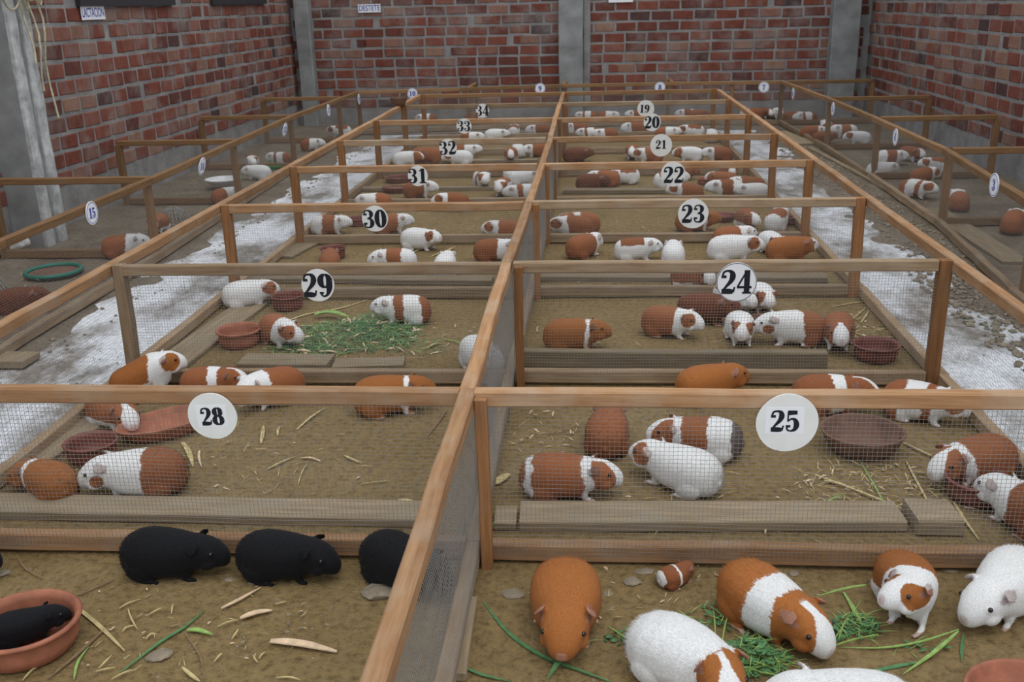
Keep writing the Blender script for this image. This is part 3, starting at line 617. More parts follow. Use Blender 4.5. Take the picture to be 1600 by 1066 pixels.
 (73, -0.925, 8.256, 0.0, -1.222, 1.0, 'WDb', 0.0, -0.157, 0.041, 2, 'white guinea pig with brown blotches in pen thirty-two', 'guinea pigs in pen thirty-two', 1.0, 0.01),
 (74, -0.726, 7.886, 0.0, -1.658, 1.0, 'WsB', 0.0, -0.068, 0.077, 2, 'white guinea pig with a brown saddle in pen thirty-two', 'guinea pigs in pen thirty-two', 1.0, 0.006),
 (75, -0.708, 8.496, 0.0, 2.094, 0.9, 'WpL', 0.0, 0.032, 0.15, 2, 'white guinea pig with one brown cheek in pen thirty-two', 'guinea pigs in pen thirty-two', 1.0, 0.007),
 (76, -0.572, 8.326, 0.0, 0.0, 1.0, 'WH', 0.0, 0.02, 0.039, 2, 'all white guinea pig in pen thirty-two', 'guinea pigs in pen thirty-two', 1.0, 0.008),
 (77, -0.55, 7.642, 0.0, 3.229, 0.95, 'BWBW', 0.0, -0.264, 0.041, 2, 'guinea pig banded brown and white in pen thirty-two', 'guinea pigs in pen thirty-two', 1.0, 0.005),
 (78, -1.648, 7.324, 0.0, 3.107, 0.95, 'WB', 0.0, -0.291, 0.09, 2, 'guinea pig with white front half and brown rump in pen thirty-one', 'guinea pigs in pen thirty-one', 1.0, 0.006),
 (79, -1.054, 7.295, 0.0, 3.176, 0.95, 'BcWf', 0.0, 0.138, 0.016, 2, 'brown guinea pig with white chest and brown cheeks away from the others in pen thirty-one', 'guinea pigs in pen thirty-one', 1.0, 0.011),
 (80, -1.782, 9.46, 0.0, 0.209, 1.0, 'WbH', 0.0, -0.092, 0.131, 2, 'white guinea pig with a brown head and white blaze in pen thirty-three', 'guinea pigs in pen thirty-three', 1.0, 0.01),
 (81, -1.604, 9.608, 0.0, 3.316, 1.1, 'BR', 0.0, 0.113, 0.138, 2, 'all brown guinea pig in pen thirty-three', 'guinea pigs in pen thirty-three', 1.0, 0.012),
 (82, -1.29, 9.491, 0.0, 3.176, 1.0, 'WpL', 0.0, 0.23, 0.004, 2, 'white guinea pig with one brown cheek in pen thirty-three', 'guinea pigs in pen thirty-three', 1.0, 0.007),
 (83, -1.262, 9.973, 0.0, 0.087, 0.95, 'WB', 0.0, 0.039, 0.163, 2, 'guinea pig with white front half and brown rump in pen thirty-three', 'guinea pigs in pen thirty-three', 1.0, 0.006),
 (84, -0.799, 9.67, 0.0, -1.571, 0.95, 'BWf', 0.0, 0.23, 0.067, 2, 'brown guinea pig with a broad white blaze in pen thirty-three', 'guinea pigs in pen thirty-three', 1.0, 0.008),
 (85, -0.751, 9.961, 0.0, 1.745, 0.95, 'WH', 0.0, -0.079, 0.075, 2, 'all white guinea pig in pen thirty-three', 'guinea pigs in pen thirty-three', 1.0, 0.007),
 (86, -0.56, 9.947, 0.0, 3.176, 0.95, 'BWh', 0.0, -0.041, 0.096, 2, 'brown guinea pig with a white head in pen thirty-three', 'guinea pigs in pen thirty-three', 1.0, 0.002),
 (87, -1.082, 11.208, 0.0, 0.087, 0.95, 'WH', 0.0, -0.021, 0.093, 2, 'all white guinea pig in pen thirty-four', 'guinea pigs in pen thirty-four', 1.0, 0.005),
 (88, -0.905, 11.482, 0.0, 1.571, 1.0, 'WsB', 0.0, -0.117, 0.083, 2, 'white guinea pig with a brown saddle in pen thirty-four', 'guinea pigs in pen thirty-four', 1.0, 0.011),
 (89, -0.61, 11.445, 0.0, 3.142, 1.0, 'BWh', 0.0, -0.114, 0.093, 2, 'brown guinea pig with a white head in pen thirty-four', 'guinea pigs in pen thirty-four', 1.0, 0.01),
 (90, -1.339, 11.024, 0.0, 0.0, 0.9, 'WB', 0.0, 0.111, 0.062, 2, 'guinea pig with white front half and brown rump in pen thirty-four', 'guinea pigs in pen thirty-four', 1.0, 0.007),
 (91, -2.141, 12.88, 0.0, 2.967, 1.0, 'WDb', 0.0, -0.286, 0.064, 2, 'white guinea pig with brown blotches in pen ten', 'guinea pigs in pen ten', 1.0, 0.004),
 (92, -1.52, 12.88, 0.0, 0.175, 1.0, 'BWh', 0.0, -0.178, 0.16, 2, 'brown guinea pig with a white head in pen ten', 'guinea pigs in pen ten', 1.0, 0.012),
 (93, -0.152, 9.589, 0.0, 0.087, 1.0, 'DB', 0.0, 0.25, 0.114, 2, 'dark brown guinea pig in pen twenty', 'guinea pigs in pen twenty', 1.0, 0.005),
 (94, 0.377, 9.705, 0.0, -1.658, 1.0, 'BWf', 0.0, 0.018, 0.024, 2, 'brown guinea pig with a broad white blaze in pen twenty', 'guinea pigs in pen twenty', 1.0, 0.01),
 (95, 0.519, 9.485, 0.0, 3.142, 1.0, 'BcWf', 0.0, -0.27, 0.055, 2, 'brown guinea pig with white chest and brown cheeks in pen twenty', 'guinea pigs in pen twenty', 1.0, 0.007),
 (96, 0.899, 9.508, 0.0, 3.054, 0.98, 'WbH', 0.0, 0.118, 0.048, 2, 'white guinea pig with a brown head and white blaze in pen twenty', 'guinea pigs in pen twenty', 1.0, 0.011),
 (97, 1.164, 9.454, 0.0, 3.142, 1.0, 'BWh', 0.0, -0.22, 0.134, 2, 'brown guinea pig with a white head in pen twenty', 'guinea pigs in pen twenty', 1.0, 0.01),
 (98, -0.182, 11.565, 0.0, 3.176, 1.0, 'BWh', 0.0, 0.132, 0.049, 2, 'brown guinea pig with a white head in pen nineteen', 'guinea pigs in pen nineteen', 1.0, 0.011),
 (99, -0.045, 11.186, 0.0, 3.054, 0.95, 'WDb', 0.0, -0.201, 0.113, 2, 'white guinea pig with brown blotches in pen nineteen', 'guinea pigs in pen nineteen', 1.0, 0.004),
 (100, 0.137, 11.08, 0.0, 3.176, 0.95, 'BW', 0.0, -0.004, 0.14, 2, 'half brown and half white guinea pig in pen nineteen', 'guinea pigs in pen nineteen', 1.0, 0.006),
 (101, 0.475, 11.597, 0.0, 3.107, 1.0, 'BWh', 0.0, 0.221, 0.075, 2, 'brown guinea pig with a white head near the sign in pen nineteen', 'guinea pigs in pen nineteen', 1.0, 0.003),
 (102, 1.086, 11.222, 0.0, 2.967, 1.0, 'WsB', 0.0, 0.121, 0.052, 2, 'white guinea pig with a brown saddle in pen nineteen', 'guinea pigs in pen nineteen', 1.0, 0.009),
 (103, 1.261, 10.852, 0.0, 1.571, 0.95, 'WH', 0.0, -0.151, 0.033, 2, 'all white guinea pig in pen nineteen', 'guinea pigs in pen nineteen', 1.0, 0.008),
 (104, 0.812, 11.121, 0.0, 0.0, 0.95, 'WB', 0.0, -0.046, 0.169, 2, 'guinea pig with white front half and brown rump in pen nineteen', 'guinea pigs in pen nineteen', 1.0, 0.008),
 (105, -0.085, 12.877, 0.0, 3.054, 0.98, 'WDb', 0.0, -0.306, 0.165, 2, 'white guinea pig with brown blotches in pen eight', 'guinea pigs in pen eight', 1.0, 0.002),
 (106, 0.182, 12.883, 0.0, 0.0, 0.95, 'WB', 0.0, 0.181, 0.16, 2, 'guinea pig with white front half and brown rump in pen eight', 'guinea pigs in pen eight', 1.0, 0.004),
 (107, 0.55, 12.88, 0.0, 3.176, 0.95, 'BWh', 0.0, -0.05, 0.142, 2, 'brown guinea pig with a white head in pen eight', 'guinea pigs in pen eight', 1.0, 0.012),
 (108, 1.183, 12.93, 0.0, 3.142, 0.95, 'WBW', 0.0, -0.238, 0.022, 2, 'white guinea pig with a brown middle band in pen seven', 'guinea pigs in pen seven', 1.0, 0.008),
 (109, 1.301, 12.83, 0.0, 0.087, 0.95, 'BR', 0.0, -0.022, 0.131, 2, 'all brown guinea pig in pen seven', 'guinea pigs in pen seven', 1.0, 0.009),
 (110, 2.57, 7.165, 0.0, 1.396, 0.95, 'WB', 0.0, -0.207, 0.056, 2, 'guinea pig with white front half and brown rump in pen four', 'guinea pigs in pen four', 1.0, 0.011),
 (111, 2.667, 6.433, 0.0, 1.047, 0.98, 'BWh', 0.0, 0.25, 0.097, 2, 'brown guinea pig with a white head in pen three', 'guinea pigs in pen three', 1.0, 0.012),
 (112, 2.644, 9.133, 0.0, 0.087, 1.0, 'WBW', 0.0, -0.088, 0.146, 2, 'white guinea pig with a brown middle band in pen five', 'guinea pigs in pen five', 1.0, 0.004),
 (113, 2.894, 9.36, 0.0, -1.047, 0.95, 'BWf', 0.0, 0.018, 0.017, 2, 'brown guinea pig with a broad white blaze in pen five', 'guinea pigs in pen five', 1.0, 0.006),
 (114, 2.404, 8.505, 0.0, 0.209, 0.95, 'WH', 0.0, 0.267, 0.133, 2, 'all white guinea pig in pen five', 'guinea pigs in pen five', 1.0, 0.004),
 (115, 2.907, 8.751, 0.0, 3.107, 0.9, 'WsB', 0.0, 0.277, 0.106, 2, 'white guinea pig with a brown saddle in pen five', 'guinea pigs in pen five', 1.0, 0.008),
 (116, 2.422, 7.612, 0.0, -0.785, 0.98, 'WDb', 0.0, 0.154, 0.075, 2, 'white guinea pig with brown blotches in pen four', 'guinea pigs in pen four', 1.0, 0.007),
 (117, 2.645, 8.173, 0.0, 0.524, 0.95, 'BcWf', 0.0, -0.274, 0.025, 2, 'brown guinea pig with white chest and brown cheeks in pen four', 'guinea pigs in pen four', 1.0, 0.012),
 (118, 2.583, 11.216, 0.0, -1.222, 0.95, 'BWf', 0.0, -0.102, 0.108, 2, 'brown guinea pig with a broad white blaze in pen six', 'guinea pigs in pen six', 1.0, 0.004),
 (119, 2.683, 11.027, 0.0, 3.142, 1.0, 'WBW', 0.0, -0.068, 0.042, 2, 'white guinea pig with a brown middle band in pen six', 'guinea pigs in pen six', 1.0, 0.01),
 (120, 2.69, 10.481, 0.0, 3.107, 0.95, 'WpL', 0.0, 0.171, 0.023, 2, 'white guinea pig with one brown cheek in pen six', 'guinea pigs in pen six', 1.0, 0.012),
 (121, 2.381, 10.588, 0.0, 0.087, 0.9, 'BR', 0.0, 0.266, 0.016, 2, 'all brown guinea pig in pen six', 'guinea pigs in pen six', 1.0, 0.011),
 (122, 2.421, 12.411, 0.0, 0.175, 1.0, 'BW', 0.0, 0.25, 0.093, 2, 'half brown and half white guinea pig in pen seven', 'guinea pigs in pen seven', 1.0, 0.002),
 (123, 2.53, 12.312, 0.0, 3.229, 1.0, 'WDb', 0.0, 0.17, 0.145, 2, 'white guinea pig with brown blotches in pen seven', 'guinea pigs in pen seven', 1.0, 0.003),
 (124, 2.356, 11.037, 0.0, 0.087, 0.95, 'BWh', 0.0, 0.155, 0.154, 2, 'brown guinea pig with a white head in pen six', 'guinea pigs in pen six', 1.0, 0.002),
 (125, 2.586, 11.471, 0.0, 1.571, 0.95, 'WH', 0.0, -0.018, 0.126, 2, 'all white guinea pig in pen six', 'guinea pigs in pen six', 1.0, 0.009),
 (126, 1.989, 12.856, 0.0, 3.176, 1.0, 'BWh', 0.0, 0.172, 0.094, 2, 'brown guinea pig with a white head in pen seven', 'guinea pigs in pen seven', 1.0, 0.002),
 (127, 2.154, 12.928, 0.0, -1.047, 0.95, 'BWf', 0.0, -0.172, 0.024, 2, 'brown guinea pig with a broad white blaze in pen seven', 'guinea pigs in pen seven', 1.0, 0.003),
 (128, 2.298, 12.856, 0.0, -1.396, 0.95, 'WpL', 0.0, -0.066, 0.145, 2, 'white guinea pig with one brown cheek in pen seven', 'guinea pigs in pen seven', 1.0, 0.012),
 (129, -2.954, 5.924, 0.0, 0.244, 1.02, 'BW', 0.0, -0.086, 0.064, 1, 'half brown and half white guinea pig in pen fourteen', 'guinea pigs in pen fourteen', 1.0, 0.011),
 (130, -3.781, 5.956, 0.0, 0.314, 0.98, 'BWh', 0.0, 0.083, 0.167, 1, 'brown guinea pig with a white head in pen fourteen', 'guinea pigs in pen fourteen', 1.0, 0.007),
 (131, -2.963, 4.73, 0.0, 0.175, 0.95, 'DB', 0.0, 0.127, 0.043, 1, 'dark brown guinea pig in pen fifteen', 'guinea pigs in pen fifteen', 1.0, 0.013),
 (132, -3.048, 6.64, 0.0, -1.484, 0.9, 'BWf', 0.0, 0.177, 0.069, 2, 'brown guinea pig with a broad white blaze in pen fourteen', 'guinea pigs in pen fourteen', 1.0, 0.003),
 (133, -2.939, 7.687, 0.0, 1.047, 0.9, 'WB', 0.0, 0.197, 0.044, 2, 'guinea pig with white front half and brown rump in pen thirteen', 'guinea pigs in pen thirteen', 1.0, 0.005),
 (134, -3.297, 9.428, 0.0, -1.222, 1.0, 'WsB', 0.0, 0.179, 0.06, 2, 'white guinea pig with a brown saddle in pen twelve', 'guinea pigs in pen twelve', 1.0, 0.005),
 (135, -3.037, 8.79, 0.0, 3.054, 0.95, 'WH', 0.0, -0.066, 0.073, 2, 'all white guinea pig in pen thirteen', 'guinea pigs in pen thirteen', 1.0, 0.007),
 (136, -3.047, 9.527, 0.0, 2.967, 1.0, 'WDb', 0.0, -0.22, 0.096, 2, 'white guinea pig with brown blotches in pen twelve', 'guinea pigs in pen twelve', 1.0, 0.011),
 (137, -3.0, 11.748, 0.0, 3.229, 1.0, 'WsB', 0.0, -0.278, 0.124, 2, 'white guinea pig with a brown saddle in pen eleven', 'guinea pigs in pen eleven', 1.0, 0.005),
 (138, -3.034, 10.647, 0.0, 0.175, 0.9, 'WB', 0.0, -0.14, 0.043, 2, 'guinea pig with white front half and brown rump in pen twelve', 'guinea pigs in pen twelve', 1.0, 0.011),
]
STALKS = [
 ('corn_stalk', 'straw', 0.011, [(-1.382, 2.154, 0.006), (-1.258, 2.06, 0.006), (-1.133, 1.952, 0.006)], 'thick yellow corn stalk beside the terracotta pot', 'stalk', None),
 ('corn_stalk', 'stick', 0.008, [(-1.224, 2.034, 0.006), (-1.243, 1.93, 0.006), (-1.267, 1.841, 0.006)], 'brown dry stalk crossing the corn stalk by the pot', 'stalk', None),
 ('corn_husk', 'husk', 0.024, [(-0.787, 2.003, 0.006), (-0.708, 1.993, 0.006), (-0.613, 1.97, 0.006)], 'long beige corn husk near the middle partition', 'husk', None),
 ('corn_husk', 'husk', 0.018, [(-0.893, 2.094, 0.006), (-0.86, 2.118, 0.006), (-0.822, 2.133, 0.006)], 'short pink-beige husk in the front pen of black guinea pigs', 'husk', None),
 ('corn_husk', 'husk', 0.01, [(-0.958, 2.136, 0.006), (-0.923, 2.178, 0.006), (-0.886, 2.237, 0.006)], 'narrow husk strip with reddish middle in the front pen of black guinea pigs', 'husk', None),
 ('maize_leaf', 'grass', 0.009, [(-1.106, 1.871, 0.006), (-1.06, 1.989, 0.006), (-1.022, 2.056, 0.006), (-1.0, 2.135, 0.006)], 'long green blade in the front pen of black guinea pigs', 'cut grass', None),
 ('corn_husk', 'grass2', 0.014, [(-1.012, 2.04, 0.006), (-0.982, 2.039, 0.006), (-0.941, 2.025, 0.006)], 'pale green husk piece in the front pen of black guinea pigs', 'husk', None),
 ('twig', 'stick', 0.003, [(-1.015, 2.03, 0.006), (-0.942, 1.943, 0.006), (-0.898, 1.857, 0.006)], 'thin bent brown twig in the front pen of black guinea pigs', 'twig', None),
 ('twig', 'stick', 0.004, [(-1.65, 2.375, 0.006), (-1.582, 2.303, 0.006), (-1.503, 2.254, 0.006)], 'short curved twig near the bottom rail in the front pen of black guinea pigs', 'twig', None),
 ('twig', 'stick', 0.004, [(-1.381, 2.172, 0.006), (-1.347, 2.204, 0.006), (-1.303, 2.262, 0.006)], 'long thin twig above the terracotta pot', 'twig', None),
 ('maize_leaf', 'grass2', 0.007, [(-1.205, 1.843, 0.006), (-1.227, 1.906, 0.006), (-1.23, 1.968, 0.006)], 'upright green blade beside the brown dry stalk', 'cut grass', None),
 ('corn_husk', 'straw', 0.009, [(-0.966, 1.896, 0.006), (-0.93, 1.865, 0.006), (-0.905, 1.848, 0.006)], 'cream husk scrap in the front pen of black guinea pigs', 'husk', None),
 ('straw', 'straw', 0.004, [(-1.227, 2.126, 0.006), (-1.212, 2.144, 0.01), (-1.19, 2.171, 0.006)], 'loose bit of pale straw on the dirt in the front pen of black guinea pigs', 'straw', 'loose straw among the black guinea pigs'),
 ('straw', 'straw', 0.004, [(-1.203, 2.124, 0.006), (-1.172, 2.077, 0.01), (-1.139, 2.038, 0.006)], 'loose bit of pale straw on the dirt in the front pen of black guinea pigs', 'straw', 'loose straw among the black guinea pigs'),
 ('straw', 'straw', 0.004, [(-1.173, 2.028, 0.006), (-1.168, 2.041, 0.01), (-1.152, 2.056, 0.006)], 'loose bit of pale straw on the dirt in the front pen of black guinea pigs', 'straw', 'loose straw among the black guinea pigs'),
 ('straw', 'straw', 0.004, [(-0.94, 2.059, 0.006), (-0.913, 2.077, 0.01), (-0.897, 2.088, 0.006)], 'loose bit of pale straw on the dirt in the front pen of black guinea pigs', 'straw', 'loose straw among the black guinea pigs'),
 ('straw', 'straw', 0.004, [(-1.164, 1.885, 0.006), (-1.157, 1.906, 0.01), (-1.156, 1.934, 0.006)], 'loose bit of pale straw on the dirt in the front pen of black guinea pigs', 'straw', 'loose straw among the black guinea pigs'),
 ('straw', 'straw', 0.004, [(-0.793, 1.937, 0.006), (-0.789, 1.947, 0.01), (-0.786, 1.962, 0.006)], 'loose bit of pale straw on the dirt in the front pen of black guinea pigs', 'straw', 'loose straw among the black guinea pigs'),
 ('straw', 'straw', 0.004, [(-0.793, 1.923, 0.006), (-0.804, 1.935, 0.01), (-0.807, 1.956, 0.006)], 'loose bit of pale straw on the dirt in the front pen of black guinea pigs', 'straw', 'loose straw among the black guinea pigs'),
 ('straw', 'straw', 0.004, [(-1.1, 2.0, 0.006), (-1.094, 2.016, 0.01), (-1.082, 2.021, 0.006)], 'loose bit of pale straw on the dirt in the front pen of black guinea pigs', 'straw', 'loose straw among the black guinea pigs'),
 ('straw', 'straw', 0.004, [(-0.886, 2.009, 0.006), (-0.881, 2.034, 0.01), (-0.884, 2.051, 0.006)], 'loose bit of pale straw on the dirt in the front pen of black guinea pigs', 'straw', 'loose straw among the black guinea pigs'),
 ('straw', 'straw', 0.004, [(-1.166, 1.873, 0.006), (-1.143, 1.877, 0.01), (-1.127, 1.889, 0.006)], 'loose bit of pale straw on the dirt in the front pen of black guinea pigs', 'straw', 'loose straw among the black guinea pigs'),
 ('straw', 'straw', 0.004, [(-1.324, 1.833, 0.006), (-1.319, 1.864, 0.01), (-1.31, 1.891, 0.006)], 'loose bit of pale straw on the dirt in the front pen of black guinea pigs', 'straw', 'loose straw among the black guinea pigs'),
 ('straw', 'straw', 0.004, [(-0.897, 1.921, 0.006), (-0.89, 1.941, 0.01), (-0.888, 1.953, 0.006)], 'loose bit of pale straw on the dirt in the front pen of black guinea pigs', 'straw', 'loose straw among the black guinea pigs'),
 ('straw', 'straw', 0.004, [(-0.824, 2.162, 0.006), (-0.806, 2.164, 0.01), (-0.797, 2.175, 0.006)], 'loose bit of pale straw on the dirt in the front pen of black guinea pigs', 'straw', 'loose straw among the black guinea pigs'),
 ('straw', 'straw', 0.004, [(-1.665, 2.45, 0.006), (-1.639, 2.437, 0.01), (-1.615, 2.419, 0.006)], 'loose bit of pale straw on the dirt in the front pen of black guinea pigs', 'straw', 'loose straw among the black guinea pigs'),
 ('straw', 'straw', 0.004, [(-1.57, 2.486, 0.006), (-1.542, 2.461, 0.01), (-1.515, 2.444, 0.006)], 'loose bit of pale straw on the dirt in the front pen of black guinea pigs', 'straw', 'loose straw among the black guinea pigs'),
 ('straw', 'straw', 0.004, [(-1.394, 2.43, 0.006), (-1.387, 2.438, 0.01), (-1.379, 2.456, 0.006)], 'loose bit of pale straw on the dirt in the front pen of black guinea pigs', 'straw', 'loose straw among the black guinea pigs'),
 ('straw', 'straw', 0.004, [(-1.138, 2.101, 0.006), (-1.12, 2.12, 0.01), (-1.112, 2.13, 0.006)], 'loose bit of pale straw on the dirt in the front pen of black guinea pigs', 'straw', 'loose straw among the black guinea pigs'),
 ('straw', 'straw', 0.004, [(-1.08, 2.109, 0.006), (-1.086, 2.128, 0.01), (-1.093, 2.151, 0.006)], 'loose bit of pale straw on the dirt in the front pen of black guinea pigs', 'straw', 'loose straw among the black guinea pigs'),
 ('straw', 'straw', 0.004, [(-0.73, 1.869, 0.006), (-0.696, 1.867, 0.01), (-0.671, 1.863, 0.006)], 'loose bit of pale straw on the dirt in the front pen of black guinea pigs', 'straw', 'loose straw among the black guinea pigs'),
 ('straw', 'straw', 0.004, [(-1.115, 1.847, 0.006), (-1.09, 1.869, 0.01), (-1.074, 1.882, 0.006)], 'loose bit of pale straw on the dirt in the front pen of black guinea pigs', 'straw', 'loose straw among the black guinea pigs'),
 ('maize_leaf', 'grass', 0.011, [(-0.281, 2.192, 0.006), (-0.206, 2.063, 0.006), (-0.115, 1.972, 0.006), (-0.024, 1.924, 0.006), (0.056, 1.882, 0.006)], 'long dark green leaf curving past the brown guinea pig', 'cut grass', None),
 ('maize_leaf', 'grass', 0.013, [(-0.057, 1.969, 0.035), (-0.08, 1.935, 0.02), (-0.103, 1.887, 0.01)], 'green leaf hanging from the mouth of the brown guinea pig', 'cut grass', None),
 ('maize_leaf', 'grass', 0.008, [(-0.304, 1.93, 0.006), (-0.252, 1.9, 0.006), (-0.183, 1.88, 0.006)], 'dark leaf beside the bark-edged stick', 'cut grass', None),
 ('maize_leaf', 'grass2', 0.011, [(0.676, 2.186, 0.085), (0.63, 2.206, 0.06), (0.562, 2.227, 0.02)], 'green leaf sticking out of the raised mouth', 'cut grass', None),
 ('maize_leaf', 'grass2', 0.007, [(0.871, 2.089, 0.03), (0.779, 2.063, 0.012), (0.683, 2.037, 0.01), (0.58, 2.038, 0.008)], 'thin green stem reaching from the white guinea pig to the greens', 'cut grass', None),
 ('maize_leaf', 'grass2', 0.01, [(0.868, 2.082, 0.03), (0.795, 2.022, 0.012), (0.699, 1.939, 0.01)], 'thick green stem running under the white guinea pig', 'cut grass', None),
 ('maize_leaf', 'grass', 0.008, [(0.89, 2.104, 0.006), (0.866, 2.045, 0.006), (0.849, 1.995, 0.006)], 'short dark blade below the chin of the white guinea pig', 'cut grass', None),
 ('maize_leaf', 'grass', 0.012, [(0.6, 1.938, 0.006), (0.695, 1.972, 0.006), (0.758, 1.993, 0.006)], 'dark flat leaf in the near greens', 'cut grass', None),
 ('maize_leaf', 'grass2', 0.012, [(0.647, 2.275, 0.006), (0.655, 2.192, 0.006), (0.658, 2.112, 0.006), (0.685, 2.088, 0.006)], 'wide yellow-green leaf bent between two guinea pigs', 'cut grass', None),
 ('maize_leaf', 'grass', 0.012, [(0.552, 2.044, 0.006), (0.624, 2.098, 0.006), (0.696, 2.164, 0.006)], 'wide dark leaf under the lowered head', 'cut grass', None),
 ('green_stalk', 'grass2', 0.0035, [(0.568, 2.049, 0.012), (0.622, 2.13, 0.02), (0.675, 2.214, 0.02)], 'thin green stem in the greens near the white guinea pig with brown head', 'green stalk', 'thin stems of the front greens'),
 ('green_stalk', 'grass2', 0.0035, [(0.561, 2.032, 0.012), (0.622, 2.053, 0.02), (0.681, 2.075, 0.02)], 'thin green stem in the greens near the white guinea pig with brown head', 'green stalk', 'thin stems of the front greens'),
 ('green_stalk', 'grass2', 0.0035, [(0.586, 2.062, 0.012), (0.606, 2.107, 0.02), (0.634, 2.157, 0.02)], 'thin green stem in the greens near the white guinea pig with brown head', 'green stalk', 'thin stems of the front greens'),
 ('green_stalk', 'grass2', 0.0035, [(0.295, 1.907, 0.012), (0.384, 1.941, 0.02), (0.466, 1.985, 0.02)], 'thin green stem in the greens near the white guinea pig with brown head', 'green stalk', 'thin stems of the front greens'),
 ('green_stalk', 'grass2', 0.0035, [(0.323, 1.954, 0.012), (0.363, 1.988, 0.02), (0.413, 2.019, 0.02)], 'thin green stem in the greens near the white guinea pig with brown head', 'green stalk', 'thin stems of the front greens'),
 ('green_stalk', 'grass2', 0.0035, [(0.306, 2.026, 0.012), (0.323, 2.1, 0.02), (0.346, 2.173, 0.02)], 'thin green stem in the greens near the white guinea pig with brown head', 'green stalk', 'thin stems of the front greens'),
 ('green_stalk', 'grass2', 0.0035, [(0.303, 2.169, 0.012), (0.298, 2.102, 0.02), (0.293, 2.039, 0.02)], 'thin green stem in the greens near the white guinea pig with brown head', 'green stalk', 'thin stems of the front greens'),
 ('green_stalk', 'grass2', 0.0035, [(0.167, 2.17, 0.012), (0.202, 2.118, 0.02), (0.226, 2.074, 0.02)], 'thin green stem in the greens near the white guinea pig with brown head', 'green stalk', 'thin stems of the front greens'),
 ('green_stalk', 'grass2', 0.0035, [(0.038, 2.091, 0.012), (0.07, 2.045, 0.02), (0.104, 2.006, 0.02)], 'thin green stem in the greens near the white guinea pig with brown head', 'green stalk', 'thin stems of the front greens'),
 ('green_stalk', 'grass2', 0.0035, [(0.215, 2.166, 0.012), (0.24, 2.118, 0.02), (0.262, 2.076, 0.02)], 'thin green stem in the greens near the white guinea pig with brown head', 'green stalk', 'thin stems of the front greens'),
 ('green_stalk', 'grass2', 0.0035, [(0.314, 1.942, 0.012), (0.343, 1.935, 0.02), (0.376, 1.923, 0.02)], 'thin green stem in the greens near the white guinea pig with brown head', 'green stalk', 'thin stems of the front greens'),
 ('green_stalk', 'grass2', 0.0035, [(0.338, 1.905, 0.012), (0.369, 1.939, 0.02), (0.405, 1.971, 0.02)], 'thin green stem in the greens near the white guinea pig with brown head', 'green stalk', 'thin stems of the front greens'),
 ('green_stalk', 'grass2', 0.0035, [(0.373, 1.933, 0.012), (0.406, 1.913, 0.02), (0.429, 1.903, 0.02)], 'thin green stem in the greens near the white guinea pig with brown head', 'green stalk', 'thin stems of the front greens'),
 ('straw', 'straw', 0.008, [(1.061, 3.204, 0.006), (1.105, 3.117, 0.01), (1.16, 3.037, 0.006)], 'pale stalk beside the wide clay dish behind sign twenty-five', 'straw', None),
 ('straw', 'grass2', 0.005, [(0.881, 3.04, 0.006), (0.879, 2.816, 0.01), (0.871, 2.59, 0.006)], 'long green stem lying behind sign twenty-five', 'straw', None),
 ('straw', 'straw', 0.009, [(0.712, 2.951, 0.006), (0.822, 2.829, 0.01), (0.939, 2.712, 0.006)], 'thick split straw stalk behind sign twenty-five', 'straw', None),
 ('straw', 'straw', 0.007, [(1.03, 3.053, 0.006), (1.017, 2.891, 0.01), (1.011, 2.73, 0.006)], 'stiff straw stalk near the dark red pot behind sign twenty-five', 'straw', None),
 ('straw', 'straw', 0.009, [(1.088, 2.773, 0.006), (1.081, 2.664, 0.01), (1.084, 2.55, 0.006)], 'broken corn stalk under the pot behind sign twenty-five', 'straw', None),
 ('straw', 'straw', 0.01, [(0.734, 2.907, 0.006), (0.778, 2.878, 0.01), (0.812, 2.839, 0.006)], 'frayed straw piece behind sign twenty-five', 'straw', None),
 ('straw', 'stick', 0.006, [(-0.163, 3.242, 0.006), (-0.115, 3.271, 0.01), (-0.072, 3.288, 0.006)], 'brown stem beside the plain brown guinea pig behind sign twenty-five', 'straw', None),
 ('straw', 'grass2', 0.006, [(0.711, 2.761, 0.006), (0.738, 2.784, 0.01), (0.776, 2.813, 0.006)], 'short green straw behind sign twenty-five', 'straw', None),
 ('straw', 'straw', 0.012, [(1.221, 3.141, 0.006), (1.259, 3.178, 0.01), (1.286, 3.209, 0.006)], 'wide straw scrap near the side fence behind sign twenty-five', 'straw', None),
 ('corn_husk', 'straw', 0.03, [(0.837, 2.663, 0.006), (0.855, 2.641, 0.006), (0.879, 2.604, 0.006)], 'torn yellow husk at the end of the long plank behind sign twenty-five', 'husk', None),
 ('corn_husk', 'straw', 0.032, [(-0.308, 2.851, 0.006), (-0.291, 2.888, 0.006), (-0.271, 2.925, 0.006)], 'chunky pale husk beside the middle partition behind sign twenty-five', 'husk', None),
 ('maize_leaf', 'grass2', 0.008, [(-0.3, 2.522, 0.01), (-0.289, 2.528, 0.04), (-0.276, 2.527, 0.07)], 'small green blade at the end of the short plank behind sign twenty-five', 'cut grass', None),
 ('corn_stalk', 'straw', 0.009, [(-1.084, 3.267, 0.006), (-1.059, 3.376, 0.01), (-1.032, 3.474, 0.006)], 'pale corn stalk lying behind sign twenty-eight', 'stalk', None),
 ('corn_husk', 'straw', 0.014, [(-1.179, 3.143, 0.006), (-1.198, 3.225, 0.01), (-1.22, 3.3, 0.006)], 'upright-looking pale husk scrap behind sign twenty-eight', 'husk', None),
 ('corn_husk', 'straw', 0.009, [(-1.139, 3.21, 0.006), (-1.149, 3.249, 0.01), (-1.155, 3.295, 0.006)], 'small husk chip behind sign twenty-eight', 'husk', None),
 ('corn_stalk', 'straw', 0.007, [(-1.091, 2.941, 0.006), (-1.058, 2.987, 0.01), (-1.024, 3.042, 0.006)], 'thin split stalk near the long plank behind sign twenty-eight', 'stalk', None),
